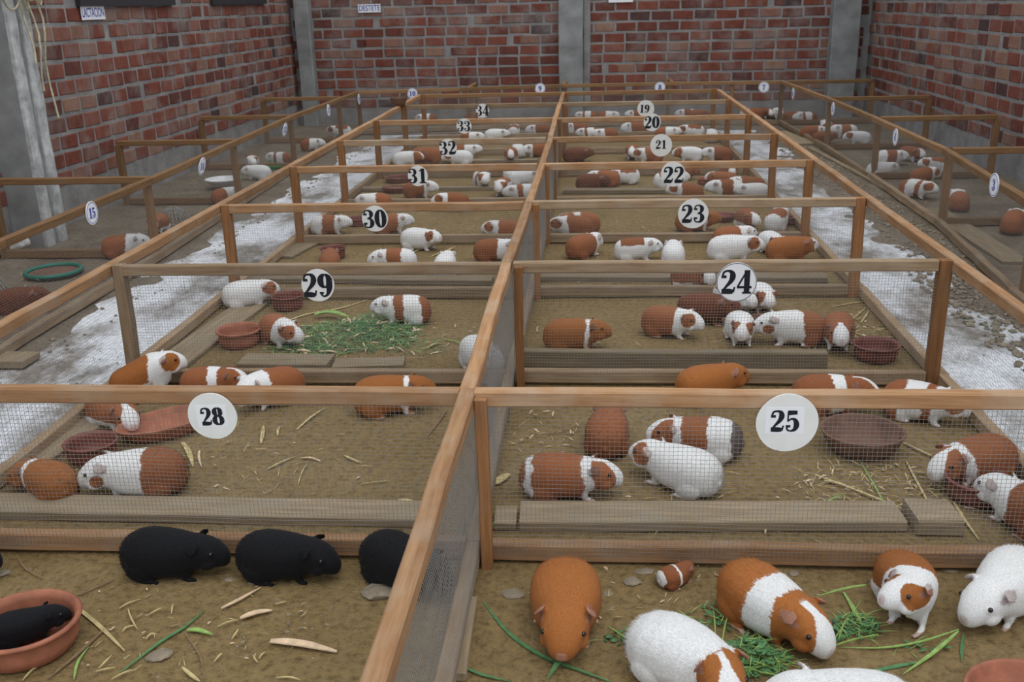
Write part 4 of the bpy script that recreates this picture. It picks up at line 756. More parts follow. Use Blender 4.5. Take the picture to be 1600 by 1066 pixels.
 ('corn_husk', 'husk', 0.009, [(-1.001, 3.027, 0.006), (-0.964, 3.021, 0.01), (-0.924, 3.004, 0.006)], 'pinkish forked husk behind sign twenty-eight', 'husk', None),
 ('straw', 'straw', 0.004, [(-0.955, 2.833, 0.006), (-0.964, 2.905, 0.01), (-0.968, 2.988, 0.006)], 'single straw below the forked husk behind sign twenty-eight', 'straw', None),
 ('corn_husk', 'straw', 0.008, [(-0.855, 3.051, 0.006), (-0.823, 3.018, 0.01), (-0.781, 2.993, 0.006)], 'short yellow husk in the middle of the pen behind sign twenty-eight', 'husk', None),
 ('twig', 'stick', 0.006, [(-0.592, 3.221, 0.006), (-0.569, 3.344, 0.01), (-0.552, 3.47, 0.006)], 'dark stick near the middle partition behind sign twenty-eight', 'twig', None),
 ('corn_husk', 'straw', 0.014, [(-0.607, 2.734, 0.006), (-0.579, 2.724, 0.01), (-0.545, 2.724, 0.006)], 'pale husk at the plank behind sign twenty-eight', 'husk', None),
 ('corn_husk', 'straw', 0.018, [(-1.47, 3.147, 0.006), (-1.406, 3.05, 0.01), (-1.354, 2.954, 0.006)], 'shredded husk beside the brown rump behind sign twenty-eight', 'husk', None),
 ('corn_stalk', 'husk', 0.009, [(-1.38, 3.08, 0.006), (-1.356, 3.012, 0.01), (-1.325, 2.954, 0.006)], 'short upright stalk stub behind sign twenty-eight', 'stalk', None),
 ('straw', 'straw', 0.003, [(-0.753, 2.839, 0.006), (-0.711, 2.85, 0.01), (-0.658, 2.868, 0.006)], 'fine straw behind sign twenty-eight', 'straw', None),
 ('corn_stalk', 'straw', 0.014, [(-1.526, 4.534, 0.006), (-1.438, 4.681, 0.006), (-1.298, 4.779, 0.006), (-1.183, 4.939, 0.006)], 'long corn stalk across the green fodder behind sign twenty-nine', 'stalk', None),
 ('corn_husk', 'grass2', 0.045, [(-1.38, 4.615, 0.02), (-1.307, 4.625, 0.03), (-1.203, 4.593, 0.02)], 'broad yellow-green husk on the fodder behind sign twenty-nine', 'husk', None),
 ('green_stalk', 'grass2', 0.006, [(-0.698, 4.303, 0.006), (-0.631, 4.254, 0.01), (-0.568, 4.213, 0.006)], 'pale green stem near the white guinea pig behind sign twenty-nine', 'fodder scrap', None),
 ('green_stalk', 'grass2', 0.006, [(-0.851, 4.284, 0.006), (-0.849, 4.399, 0.01), (-0.835, 4.514, 0.006)], 'short green stem beside the banded guinea pig behind sign twenty-nine', 'fodder scrap', None),
 ('corn_husk', 'straw', 0.014, [(-0.743, 4.169, 0.006), (-0.719, 4.21, 0.01), (-0.689, 4.24, 0.006)], 'curled husk scrap behind sign twenty-nine', 'fodder scrap', None),
 ('corn_husk', 'husk', 0.014, [(-1.313, 4.166, 0.006), (-1.288, 4.102, 0.01), (-1.254, 4.038, 0.006)], 'pink husk scrap on the near board behind sign twenty-nine', 'fodder scrap', None),
 ('straw', 'straw', 0.007, [(1.194, 4.541, 0.006), (1.274, 4.668, 0.01), (1.347, 4.798, 0.006)], 'loose pale straw stalk near the clay pot behind sign twenty-four', 'straw', 'straw stalks behind sign twenty-four'),
 ('straw', 'straw', 0.007, [(1.178, 4.798, 0.006), (1.275, 4.841, 0.01), (1.36, 4.885, 0.006)], 'loose pale straw stalk near the clay pot behind sign twenty-four', 'straw', 'straw stalks behind sign twenty-four'),
 ('straw', 'straw', 0.007, [(1.168, 4.493, 0.006), (1.173, 4.377, 0.01), (1.184, 4.264, 0.006)], 'loose pale straw stalk near the clay pot behind sign twenty-four', 'straw', 'straw stalks behind sign twenty-four'),
 ('straw', 'straw', 0.007, [(1.189, 4.399, 0.006), (1.207, 4.353, 0.01), (1.237, 4.309, 0.006)], 'loose pale straw stalk near the clay pot behind sign twenty-four', 'straw', 'straw stalks behind sign twenty-four'),
 ('straw', 'straw', 0.007, [(1.139, 4.308, 0.006), (1.181, 4.381, 0.01), (1.229, 4.445, 0.006)], 'loose pale straw stalk near the clay pot behind sign twenty-four', 'straw', 'straw stalks behind sign twenty-four'),
 ('straw', 'straw', 0.007, [(1.253, 4.541, 0.006), (1.302, 4.642, 0.01), (1.343, 4.744, 0.006)], 'loose pale straw stalk near the clay pot behind sign twenty-four', 'straw', 'straw stalks behind sign twenty-four'),
 ('straw', 'straw', 0.007, [(-0.259, 4.397, 0.006), (-0.264, 4.442, 0.01), (-0.258, 4.493, 0.006)], 'loose pale straw stalk near the clay pot behind sign twenty-four', 'straw', 'straw stalks behind sign twenty-four'),
 ('straw', 'straw', 0.01, [(-0.996, 5.857, 0.006), (-0.935, 5.968, 0.01), (-0.868, 6.086, 0.006)], 'pale straw stalk beside the white guinea pig behind sign thirty', 'straw', 'straw stalks behind sign thirty'),
 ('straw', 'straw', 0.01, [(-1.135, 5.925, 0.006), (-1.109, 5.995, 0.01), (-1.077, 6.057, 0.006)], 'pale straw stalk beside the white guinea pig behind sign thirty', 'straw', 'straw stalks behind sign thirty'),
 ('straw', 'straw', 0.01, [(-0.908, 6.019, 0.006), (-0.895, 6.065, 0.01), (-0.873, 6.121, 0.006)], 'pale straw stalk beside the white guinea pig behind sign thirty', 'straw', 'straw stalks behind sign thirty'),
]
HEAPS = [
 ('green_fodder', 'loose heap of green fodder behind sign twenty-nine', [(-1.144, 4.338, 0.334, 0.248, 0, 2400, 0.035, 1), (-1.011, 4.512, 0.188, 0.211, 0, 900, 0.045, 1), (-1.323, 4.157, 0.163, 0.069, 0, 260, 0.015, 1), (-0.799, 4.186, 0.146, 0.119, 0, 160, 0.012, 1)], ['grass', 'grass2', 'husk'], 3, [(6, 0.05, 0.0035, 0), (3, 0.018, 0.008, 0), (2, 0.05, 0.004, 1), (0.35, 0.05, 0.012, 2)]),
 ('fresh_greens', 'leafy green clover and grass in front of the guinea pigs', [(0.371, 1.984, 0.081, 0.065, 0, 520, 0.045, 1), (0.638, 2.12, 0.062, 0.047, 0, 150, 0.03, 1), (0.091, 2.058, 0.07, 0.035, 0, 50, 0.012, 1), (0.31, 2.16, 0.072, 0.059, 0, 50, 0.02, 1), (0.776, 2.05, 0.06, 0.025, 0, 14, 0.01, 1)], ['grass', 'grass2'], 5, [(3, 0.055, 0.0025, 1), (5, 0.02, 0.011, 0)]),
 ('green_litter', 'scattered green leaf bits on the limed aisle near sign twenty-four', [(1.743, 4.328, 0.165, 0.548, 0, 26, 0.004, 0.8)], ['grass'], 12, [(1, 0.02, 0.012, 0)]),
 ('green_litter', 'scattered green leaf bits on the limed aisle near sign twenty-nine', [(-2.243, 3.884, 0.23, 0.293, 0, 14, 0.004, 0.8), (-2.3, 5.2, 0.2, 0.9, 0, 16, 0.004, 0.8)], ['grass'], 13, [(1, 0.02, 0.012, 0)]),
 ('straw_litter', 'fine scattered straw and chaff on the floor behind sign twenty-five', [(0.437, 2.748, 0.632, 0.228, 0, 70, 0.006, 1), (0.94, 2.846, 0.33, 0.201, 0, 260, 0.012, 1), (-0.175, 3.255, 0.138, 0.209, 0, 40, 0.01, 1)], ['straw', 'husk'], 20, [(4, 0.045, 0.003, 0), (1, 0.03, 0.007, 1)]),
 ('straw_litter', 'fine scattered straw and chaff on the floor behind sign twenty-eight', [(-1.27, 3.018, 0.712, 0.276, 0, 70, 0.006, 1)], ['straw', 'husk'], 21, [(4, 0.045, 0.003, 0), (1, 0.03, 0.007, 1)]),
 ('straw_litter', 'fine scattered straw and chaff on the floor behind sign twenty-four', [(0.504, 4.324, 0.739, 0.413, 0, 60, 0.006, 1), (1.223, 4.417, 0.114, 0.304, 0, 110, 0.014, 1)], ['straw', 'husk'], 22, [(4, 0.045, 0.003, 0), (1, 0.03, 0.007, 1)]),
 ('straw_litter', 'fine scattered straw and chaff on the floor behind sign twenty-nine', [(-1.094, 4.319, 0.661, 0.344, 0, 70, 0.006, 1)], ['straw', 'husk'], 23, [(4, 0.045, 0.003, 0), (1, 0.03, 0.007, 1)]),
 ('straw_litter', 'fine scattered straw and chaff on the floor behind sign twenty-three', [(0.45, 5.6, 0.75, 0.5, 0, 60, 0.006, 1)], ['straw', 'husk'], 24, [(4, 0.045, 0.003, 0), (1, 0.03, 0.007, 1)]),
 ('straw_litter', 'fine scattered straw and chaff on the floor behind sign thirty', [(-1.1, 5.6, 0.65, 0.5, 0, 70, 0.006, 1)], ['straw', 'husk'], 25, [(4, 0.045, 0.003, 0), (1, 0.03, 0.007, 1)]),
 ('straw_litter', 'fine scattered straw and chaff on the floor behind sign thirty-one', [(-1.1, 6.8, 0.65, 0.45, 0, 45, 0.006, 1)], ['straw', 'husk'], 26, [(4, 0.045, 0.003, 0), (1, 0.03, 0.007, 1)]),
 ('straw_litter', 'fine scattered straw and chaff on the floor behind sign twenty-two', [(0.45, 6.8, 0.7, 0.45, 0, 45, 0.006, 1)], ['straw', 'husk'], 27, [(4, 0.045, 0.003, 0), (1, 0.03, 0.007, 1)]),
 ('straw_litter', 'fine chaff scattered around the black guinea pigs', [(-1.097, 2.075, 0.411, 0.199, 0, 70, 0.004, 0.6)], ['straw', 'husk'], 40, [(4, 0.035, 0.0022, 0), (1, 0.02, 0.006, 1)]),
 ('straw_litter', 'fine chaff scattered around the stones near the baby guinea pig', [(0.206, 2.255, 0.461, 0.14, 0, 40, 0.004, 0.5)], ['straw', 'husk'], 41, [(4, 0.045, 0.003, 0), (1, 0.03, 0.007, 1)]),
 ('dry_fodder', 'dry grass strewn over the floor behind sign thirteen', [(-3.3, 8.5, 0.38, 0.75, 0, 700, 0.05, 1)], ['grass', 'stick', 'straw'], 50, [(2, 0.05, 0.004, 0), (3, 0.06, 0.0035, 1), (1, 0.05, 0.003, 2)]),
 ('dry_fodder', 'dry grass strewn over the floor behind sign twelve', [(-3.3, 10.3, 0.38, 0.8, 0, 600, 0.05, 1)], ['grass', 'stick', 'straw'], 51, [(2, 0.05, 0.004, 0), (3, 0.06, 0.0035, 1), (1, 0.05, 0.003, 2)]),
 ('dry_fodder', 'dry grass strewn over the floor behind sign fourteen', [(-3.3, 6.8, 0.38, 0.7, 0, 300, 0.03, 1)], ['grass', 'stick', 'straw'], 52, [(2, 0.05, 0.004, 0), (3, 0.06, 0.0035, 1), (1, 0.05, 0.003, 2)]),
 ('dry_fodder', 'dry grass strewn over the floor behind sign fifteen', [(-3.2, 4.9, 0.35, 0.7, 0, 250, 0.02, 1)], ['grass', 'stick', 'straw'], 53, [(2, 0.05, 0.004, 0), (3, 0.06, 0.0035, 1), (1, 0.05, 0.003, 2)]),
 ('dry_fodder', 'dry grass strewn over the floor behind sign five', [(2.8, 9.2, 0.4, 0.7, 0, 260, 0.03, 1)], ['grass', 'stick', 'straw'], 54, [(2, 0.05, 0.004, 0), (3, 0.06, 0.0035, 1), (1, 0.05, 0.003, 2)]),
 ('dry_fodder', 'dry grass strewn over the floor behind sign four', [(2.8, 7.5, 0.4, 0.75, 0, 260, 0.03, 1)], ['grass', 'stick', 'straw'], 55, [(2, 0.05, 0.004, 0), (3, 0.06, 0.0035, 1), (1, 0.05, 0.003, 2)]),
 ('dry_fodder', 'dry grass strewn over the floor behind sign six', [(2.75, 11.2, 0.4, 0.85, 0, 260, 0.03, 1)], ['grass', 'stick', 'straw'], 56, [(2, 0.05, 0.004, 0), (3, 0.06, 0.0035, 1), (1, 0.05, 0.003, 2)]),
 ('dry_fodder', 'dry grass strewn over the floor behind sign three', [(2.72, 5.75, 0.4, 0.75, 0, 120, 0.02, 1)], ['grass', 'stick', 'straw'], 57, [(2, 0.05, 0.004, 0), (3, 0.06, 0.0035, 1), (1, 0.05, 0.003, 2)]),
]
LUMPS = [
 ('droppings', 'dark droppings and crumbs scattered over the pen dirt', [(-1.85, 1.28, 2.45, 6.0, 900, 0.0025, 0.006), (-1.85, 1.28, 6.0, 11, 500, 0.003, 0.007), (-1.8, 1.3, 0.9, 2.35, 160, 0.002, 0.004)], 'stick', 1),
 ('dirt_crumbs', 'small crumbs of dirt in the front pens', [(-1.9, 1.35, 0.8, 2.36, 1500, 0.0015, 0.005)], 'stone', 2),
 ('rubble', 'broken stones and soil clods along the base of the side-wall fence', [(1.72, 2.05, 3.4, 5.5, 420, 0.006, 0.018), (1.85, 2.22, 5.5, 11.5, 600, 0.006, 0.02), (-2.6, -2.4, 3.5, 11, 160, 0.004, 0.012)], 'stone', 3),
]
STONES = [
 (-0.563, 2.225, 0.038, 1.2, 0.3, 'flat angular stone beside the middle partition', 'stone'),
 (0.105, 2.305, 0.021, 1.1, 0, 'flat grey stone behind the white and brown head', 'stone'),
 (0.142, 2.357, 0.018, 1.5, 0.2, 'wide pale stone near the baby guinea pig', 'stone'),
 (-0.211, 2.233, 0.024, 1.3, 0.1, 'dark flat stone left in the dirt near the brown guinea pig', 'stone'),
 (0.04, 2.249, 0.012, 1.2, 0.2, 'small sharp stone beside the brown guinea pig', 'stone'),
 (0.047, 2.185, 0.009, 1.2, 0.6, 'tiny stone by the flank of the brown guinea pig', 'stone'),
 (0.954, 2.396, 0.012, 2.0, 0, 'pinkish stone lying under the bottom rail', 'stone'),
 (0.538, 2.365, 0.014, 1.1, 0, 'small white-grey stone under the bottom rail', 'stone'),
 (-1.04, 1.94, 0.024, 1.4, 0.5, 'lumpy grey stone under the long green blade', 'stone'),
 (-0.988, 2.277, 0.011, 1.3, 0, 'small stone between two black guinea pigs', 'stone'),
 (-0.919, 2.267, 0.011, 1.2, 0, 'rounded stone under a black belly', 'stone'),
 (-1.638, 2.284, 0.016, 1.4, 0.6, 'flat chip of tile near the pot', 'stone'),
 (0.371, 2.143, 0.011, 1.2, 0, 'round stone beside the banded flank', 'stone'),
]


# ------------------------------------------------------------------ floor
def grid(name, x0, x1, y0, y1, step, amp, mat, z=0, seed=1, edge=None):
    nx = int((x1-x0)/step); ny = int((y1-y0)/step)
    X, Y = np.meshgrid(np.linspace(x0, x1, nx+1), np.linspace(y0, y1, ny+1))
    r = np.random.RandomState(seed); Z = np.zeros_like(X)
    for k in range(14):
        f = r.uniform(3, 38); a = r.uniform(0, 6.28); p = r.uniform(0, 6.28); Z += np.sin((X*math.cos(a)+Y*math.sin(a))*f+p)/(1+f*.12)
    Z = Z/np.abs(Z).max()*amp+z
    if edge:            # the soil thins out raggedly towards the aisle
        t = np.clip(((X-x0) if edge > 0 else (x1-X))/abs(edge), 0, 1); Z -= .013*(1-t)
    v = np.stack([X, Y, Z], -1).reshape(-1, 3)
    i = np.arange(ny)[:, None]*(nx+1)+np.arange(nx)[None, :]
    f = np.stack([i, i+1, i+nx+2, i+nx+1], -1).reshape(-1, 4)
    me = bpy.data.meshes.new(name); me.from_pydata(v.tolist(), [], f.tolist()); me.update()
    return link(name, me, mat, smooth=True)
fl = link('floor', box_me(-4.2, 3.8, -1.5, 13.4, -.2, -.004), M['aisle']); tag(fl, kind='structure', label='worn grey floor dusted with white lime')
tag(grid('floor', -1.99, 1.40, .35, 11.36, .026, .0042, M['dirt'], .003), 'packed yellow-brown dirt floor inside the central pens', kind='structure')
tag(grid('floor', -3.95, -2.45, 2.6, 13.2, .05, .006, M['soil'], .003, 3, -.3), 'dusty grey-brown soil floor of the pens along the windowed wall', kind='structure')
tag(grid('floor', 1.62, 3.60, 2.6, 13.2, .05, .006, M['soil'], .003, 4, .5), 'brown soil floor of the pens along the windowless side wall', kind='structure')
tag(grid('floor', -2.70, 1.80, 11.9, 13.2, .05, .006, M['soil'], .003, 5), 'soil floor of the pens below the end wall', kind='structure')

# ------------------------------------------------------------------ walls: mortar backing, bricks as children
BW, BH, PW, PH = .242, .098, .267, .1255
variants = []
for k in range(7):
    r = random.Random(k); c = .006
    def q(): return r.uniform(-.005, .005)
    v = [(-BW/2+q(), 0, -BH/2+q()), (BW/2+q(), 0, -BH/2+q()), (BW/2+q(), 0, BH/2+q()), (-BW/2+q(), 0, BH/2+q())]
    d = -.004-r.uniform(0, .005)
    v += [(x*(1-c/BW*2), d, z*(1-c/BH*2)) for (x, _, z) in v]
    me = mesh(v, [(4,5,6,7), (0,1,5,4), (1,2,6,5), (2,3,7,6), (3,0,4,7)]); me.materials.append(M['brick']); variants.append(me)
def brick_wall(name, label, origin, ux, length, zbase, ztop, out, holes, back):
    """origin: corner on the wall face; ux: unit vector along the wall; out: unit vector into the room"""
    ox, oy = origin; th = .2
    vs = []
    for z in (-.1, ztop+.1):
        for (a, b) in ((0, 0), (length, 0), (length, -th), (0, -th)): vs.append((ox+ux[0]*a+out[0]*b, oy+ux[1]*a+out[1]*b, z))
    w = link(name, mesh(vs, [(0,1,2,3), (4,7,6,5), (0,4,5,1), (1,5,6,2), (2,6,7,3), (3,7,4,0)]), M['mortar']); tag(w, label, kind='structure')
    rz = math.atan2(out[1], out[0])+math.pi/2
    mi = cam.matrix_world.inverted(); fpx = cam_d.lens/36*1600
    cand = []; r = random.Random(len(name)*5+3); row = 0; z = zbase+PH/2
    while z < ztop:
        s = PW*(.5 if row % 2 else 0)+.13+r.uniform(-.03, .03)
        while s < length-.1:
            half = r.random() < .06
            sc = .5 if half else 1
            p = Vector((ox+ux[0]*s, oy+ux[1]*s, z+r.uniform(-.004, .004)))
            if not any(a < s+.08 and s-.08 < b and c < z+.03 and z-.03 < d for (a, b, c, d) in holes):
                q = mi @ p; px = 800+fpx*q.x/-q.z; py = 533-fpx*q.y/-q.z
                vis = q.z < 0 and -25 < px < 1625 and -12 < py < 700
                cand.append((-(1/q.length if vis else 0), p, sc, r.randrange(7), r.uniform(-.012, .012)))
            s += PW*(.55 if half else 1)
        z += PH; row += 1
    cand.sort(key=lambda c: c[0])
    rest_v = []; rest_f = []
    for i, (vis, p, sc, k, ro) in enumerate(cand):
        if vis < 0 and i < 300:
            o = bpy.data.objects.new('brick', variants[k]); C.objects.link(o); o.parent = w
            o.location = p; o.rotation_euler = (0, ro, rz); o.scale = (sc, 1, 1)
        else:
            m4 = Matrix.Translation(p) @ Matrix.Rotation(rz, 4, 'Z') @ Matrix.Rotation(ro, 4, 'Y') @ Matrix.Diagonal((sc, 1, 1, 1)); b = len(rest_v)
            rest_v += [m4 @ v.co for v in variants[k].vertices]; rest_f += [tuple(b+j for j in f.vertices) for f in variants[k].polygons]
    if rest_v:
        o = link('brick_courses', mesh(rest_v, rest_f), M['brick'], w); o['kind'] = 'stuff'
    return w

brick_wall('wall_left', 'red brick wall with windows and a plastered column', (-3.86, 1.5), (0, 1), 11.7, .27, 2.5, (1, 0), [(6.05, 7.84, 1.525, 2.4), (8.8, 10.54, 1.525, 2.4)], 0)
brick_wall('wall_right', 'red brick side wall without windows', (3.4, 13.1), (0, -1), 11.6, .24, 2.5, (-1, 0), [], 0)
brick_wall('wall_back', 'red brick end wall between concrete columns', (-3.88, 13.1), (1, 0), 7.3, .20, 2.5, (0, -1), [], 0)
for k, (a, b) in enumerate(((7.55, 9.34), (10.3, 12.04))):
    z0, z1 = 1.525, 2.35
    w = empty('window_%d' % (k+1), (-3.848, (a+b)/2, z0)); tag(w, 'dark window high in the brick wall, ' + ('wider of the two' if k == 0 else 'narrower of the two'), kind='structure')
    L = (b-a)/2; Hh = z1-z0
    link('pane', box_me(-.004, .006, -L+.05, L-.05, .04, Hh-.05), M['window'], w)
    for (y0, y1, za, zb, nm) in ((-L, L, 0, .045, 'sill'), (-L, L, Hh-.05, Hh, 'frame_head'), (-L, -L+.05, .045, Hh-.05, 'frame_side'), (L-.05, L, .045, Hh-.05, 'frame_side'), (-.02, .02, .045, Hh-.05, 'mullion')):
        link(nm, box_me(-.005, .03, y0, y1, za, zb), M['frame'], w)
def column(name, label, x0, x1, y0, y1, mat, h=2.6):
    n = 22; r = random.Random(int(x0*100)); vs = []; fs = []
    c = .012; sec = [(x0+c, y0), (x1-c, y0), (x1, y0+c), (x1, y1-c), (x1-c, y1), (x0+c, y1), (x0, y1-c), (x0, y0+c)]
    for i in range(n+1):
        for (x, y) in sec: vs.append((x+r.uniform(-.004, .004), y+r.uniform(-.004, .004), h*i/n-.02))
    for i in range(n):
        for k in range(8): a = i*8+k; b = i*8+(k+1) % 8; fs.append((a, b, b+8, a+8))
    fs.append(tuple(range(7, -1, -1))); fs.append(tuple(n*8+k for k in range(8)))
    return tag(link(name, mesh(vs, fs), M[mat]), label, kind='structure')
column('trim_1', 'grey concrete corner column beside the windowed wall', -3.775, -3.583, 12.93, 13.12, 'concrete')
column('trim_2', 'tall grey concrete column in the middle of the end wall', -0.432, -0.128, 12.96, 13.12, 'concrete')
column('trim_3', 'narrow mortar strip beside the middle concrete column', -0.128, -0.038000000000000006, 13.05, 13.12, 'mortar')
column('trim_4', 'grey concrete corner column beside the windowless side wall', 2.9, 3.229, 12.90, 13.12, 'concrete')
column('trim_5', 'pale grey concrete column standing out of the windowed wall', -3.87, -3.64, 6.21, 6.46, 'concrete')
for ya, yb in ((6.21, 6.3), (6.36, 6.46)):
    t = column('trim_6', 'rough white plaster ridge down the face of the wall column', -3.66, -3.615, ya, yb, 'plaster')

# ------------------------------------------------------------------ central block of pens
XS, XL, XR = -.33, -1.88, 1.295                        # spine, left and right ends of the cross rails
def panel(name, label, x0, x1, y, i, side, rm):
    root = empty(name, ((x0+x1)/2, y+.02, 0)); tag(root, label, 'pen divider', 'cross dividers of the central pens')
    h = .043
    beam('top_rail', (x0, y+.02, RAIL-h/2), (x1, y+.02, RAIL-h/2), .04, h, M[rm], root, jit=.0018)
    beam('bottom_rail', (x0, y+.02, .040), (x1, y+.02, .040), .04, .052, M['wood' if i == 0 else 'wood_grey'], root, jit=.002)
    wire((x0, y-.002), (x1, y-.002), root, bulge=.0035 if i < 3 else 0, seed=i*3+(x0 > -.5), pitch=.0118 if i < 2 else .0128, th=.00075 if i < 2 else .00055)
    return root
for i, (yl, yr) in enumerate(ROWS):
    nl, nr = NUMS[i]
    far = nl is None
    l = panel('pen_divider', 'wooden wire-mesh divider that carries sign '+words(nl) if not far else 'end divider behind the pen of sign thirty-four', XL, XS-.021, yl, i, 'l', ['wood', 'wood_grey', 'wood', 'wood', 'wood_grey', 'wood', 'wood_grey', 'wood_outer'][i])
    beam('post', (XL-.026, yl+.022, .0), (XL-.026, yl+.022, RAIL-.001), .05, .045, M['wood_grey' if i == 1 else 'wood_dark'], l, jit=.002)
    r_ = panel('pen_divider', 'wooden wire-mesh divider that carries sign '+words(nr) if not far else 'end divider behind the pen of sign nineteen', XS+.021, XR, yr, i, 'r', ['wood', 'wood_grey', 'wood_grey', 'wood', 'wood', 'wood', 'wood_grey', 'wood_outer'][i])
    beam('post', (XR+.026, yr+.022, .0), (XR+.026, yr+.022, RAIL-.001), .05, .045, M['wood_dark'], r_, jit=.002)
    beam('post', (XS+.04, yr-.017, .0), (XS+.04, yr-.017, RAIL-.012), .032, .03, M['wood_dark'], r_, jit=.0015)
def long_side(name, label, pts, mat, posts, wires, wood_w=.042, low=True, lowmat='wood_grey'):
    root = empty(name, (pts[0][0], pts[0][1], 0)); tag(root, label, 'pen fence')
    for (a, b) in zip(pts[:-1], pts[1:]):
        beam('top_rail', (a[0], a[1], RAIL-.021), (b[0], b[1], RAIL-.021), wood_w, .042, M[mat], root, jit=.0016)
        if low: beam('bottom_rail', (a[0], a[1], .034), (b[0], b[1], .034), .04, .05, M[lowmat], root, jit=.0015)
        for off, bl in wires: wire((a[0]+off[0], a[1]+off[1]), (b[0]+off[0], b[1]+off[1]), root, bulge=bl, seed=int(a[1]*10), pitch=.0128, th=.00052)
    for (x, y) in posts: beam('post', (x, y, 0), (x, y, RAIL-.044), .045, .045, M['wood_dark' if mat != 'wood_outer' else 'wood_outer'], root, jit=.002)
    return root
YS = [r_[0] for r_ in ROWS]
long_side('pen_fence', 'long pale rail and wire partition down the middle of the pens', [(XS, .55)]+[(XS+[.0, -.008, .006, .012, .012, .0, 0, 0][i], y+.02) for i, y in enumerate(YS)], 'wood', [], [((-.022, 0), .003), ((.022, 0), .006)], .041)
long_side('pen_fence', 'central block side rail and netting facing the windowed wall', [(XL-.07, .9)]+[(XL-.07, y+.022) for y in YS], 'wood', [], [((-.021, 0), 0)])
long_side('pen_fence', 'central block side rail and netting facing the windowless side wall', [(XR+.07, .9)]+[(XR+.07, y+.022) for y in YS], 'wood', [], [((.021, 0), 0)])
# ------------------------------------------------------------------ outer pens along the walls
long_side('pen_fence', 'rail and netting of the pens under the windowed wall', OUT_L, 'wood_outer', [p for p in POST_L], [((.021, 0), 0)], .04)
long_side('pen_fence', 'rail and netting of the pens along the windowless side wall', OUT_R, 'wood_outer', [p for p in POST_R], [((-.021, 0), 0)], .04)
long_side('pen_fence', 'rail and netting of the pens below the end wall', OUT_F, 'wood_outer', POST_F, [((0, -.021), 0)], .04)
def outer_div(a, b, label, post=True):
    root = empty('pen_divider', ((a[0]+b[0])/2, (a[1]+b[1])/2, 0)); tag(root, label, 'pen divider', 'dividers of the wall-side pens')
    beam('top_rail', (a[0], a[1], RAIL-.02), (b[0], b[1], RAIL-.02), .045, .04, M['wood_outer'], root)
    beam('bottom_rail', (a[0], a[1], .034), (b[0], b[1], .034), .04, .05, M['wood_outer'], root)
    if post: beam('post', (b[0], b[1], 0), (b[0], b[1], RAIL-.04), .05, .045, M['wood_outer'], root)
    wire((a[0], a[1]-.021), (b[0], b[1]-.021), root, pitch=.0135, th=.0005)
for a, b, lab in OUT_DIV: outer_div(a, b, lab)

# ------------------------------------------------------------------ number signs
for (num, x, y, z, dia, fh, style, roll, tilt, off) in SIGNS:
    if style == 'plain': sign(num, (x, y, z), 0, dia, fh, 'round white disc sign with black number '+words(num), M['white'], M['ink'], None, tilt, roll, .012, off)
    elif style == 'ring': sign(num, (x, y, z), 0, dia, fh, 'round white disc sign with thin black border and number '+words(num), M['white2'], M['ink'], (.955, .985), tilt, roll, .004, off)
    else:
        rz = {'out_r': -math.pi/2, 'out_l': math.pi/2, 'out_f': 0}[style]
        sign(num, (x, y, z), rz, dia, fh, 'small white sign with blue ring and number '+words(num), M['white2'], M['blue'], (.86, .91), tilt, roll, .003, off)
def paper(text, loc, rz, w, h, label):
    o = link('wall_notice', box_me(-w/2, w/2, -.003, 0, -h/2, h/2), M['white2'], None, loc, (0, 0, rz)); tag(o, label, 'notice')
    if not text: return
    cu = bpy.data.curves.new('t', 'FONT'); cu.body = text; cu.size = h*.95; cu.align_x = 'CENTER'; cu.align_y = 'CENTER'; cu.extrude = .0008; cu.offset = h*.012
    t = bpy.data.objects.new('t', cu); C.objects.link(t); dg = bpy.context.evaluated_depsgraph_get()
    me = bpy.data.meshes.new_from_object(t.evaluated_get(dg)); bpy.data.objects.remove(t)
    xs = [v.co.x for v in me.vertices]; k = w*.92/(max(xs)-min(xs))
    for v in me.vertices: v.co = Vector((v.co.x*k, -.0035-v.co.z*.2, v.co.y*1.0))
    me.materials.clear(); link('lettering', me, M['blue'], o)
for a in NOTICES: paper(*a)

# ------------------------------------------------------------------ planks, bowls
for (x, y, z, rz, tx, l, w, t, lab) in PLANKS:
    d = Vector((math.cos(rz), math.sin(rz), 0))*l/2
    o = beam('plank', Vector((x, y, z+t/2))-d, Vector((x, y, z+t/2))+d, w, t, M['plank'], None, jit=.002)
    if tx: o.rotation_euler.rotate_axis('X', tx)
    tag(o, lab, 'plank')
def pot_profile(r, h, kind):
    t = .007
    if kind == 'pot': return [(.0, 0), (r*.72, 0), (r*.84, h*.12), (r*.93, h*.45), (r*.88, h*.72), (r*.9, h*.82), (r*1.0, h*.87), (r*1.02, h*.95), (r*.98, h), (r*.92, h*.98), (r*.86, h*.8), (r*.885, h*.5), (r*.80, h*.18), (r*.66, h*.09), (r*.3, h*.08), (0, h*.08)]
    return [(.0, 0), (r*.62, 0), (r*.70, h*.06), (r*.80, h*.3), (r*.94, h*.78), (r*.985, h*.95), (r*.975, h*1.0), (r*.94, h*1.0), (r*.915, h*.93), (r*.87, h*.7), (r*.74, h*.26), (r*.62, h*.13), (r*.3, h*.10), (0, h*.1)]
for (x, y, r, h, kind, sx, rz, mat, lab, z) in BOWLS:
    pr = pot_profile(r, h, kind)[1:-1]
    o = link('feed_bowl', lathe(pr, 44, sx, 1, .012, int(x*100)), M[mat], None, (x, y, z), (0, 0, rz), True); tag(o, lab, 'bowl')

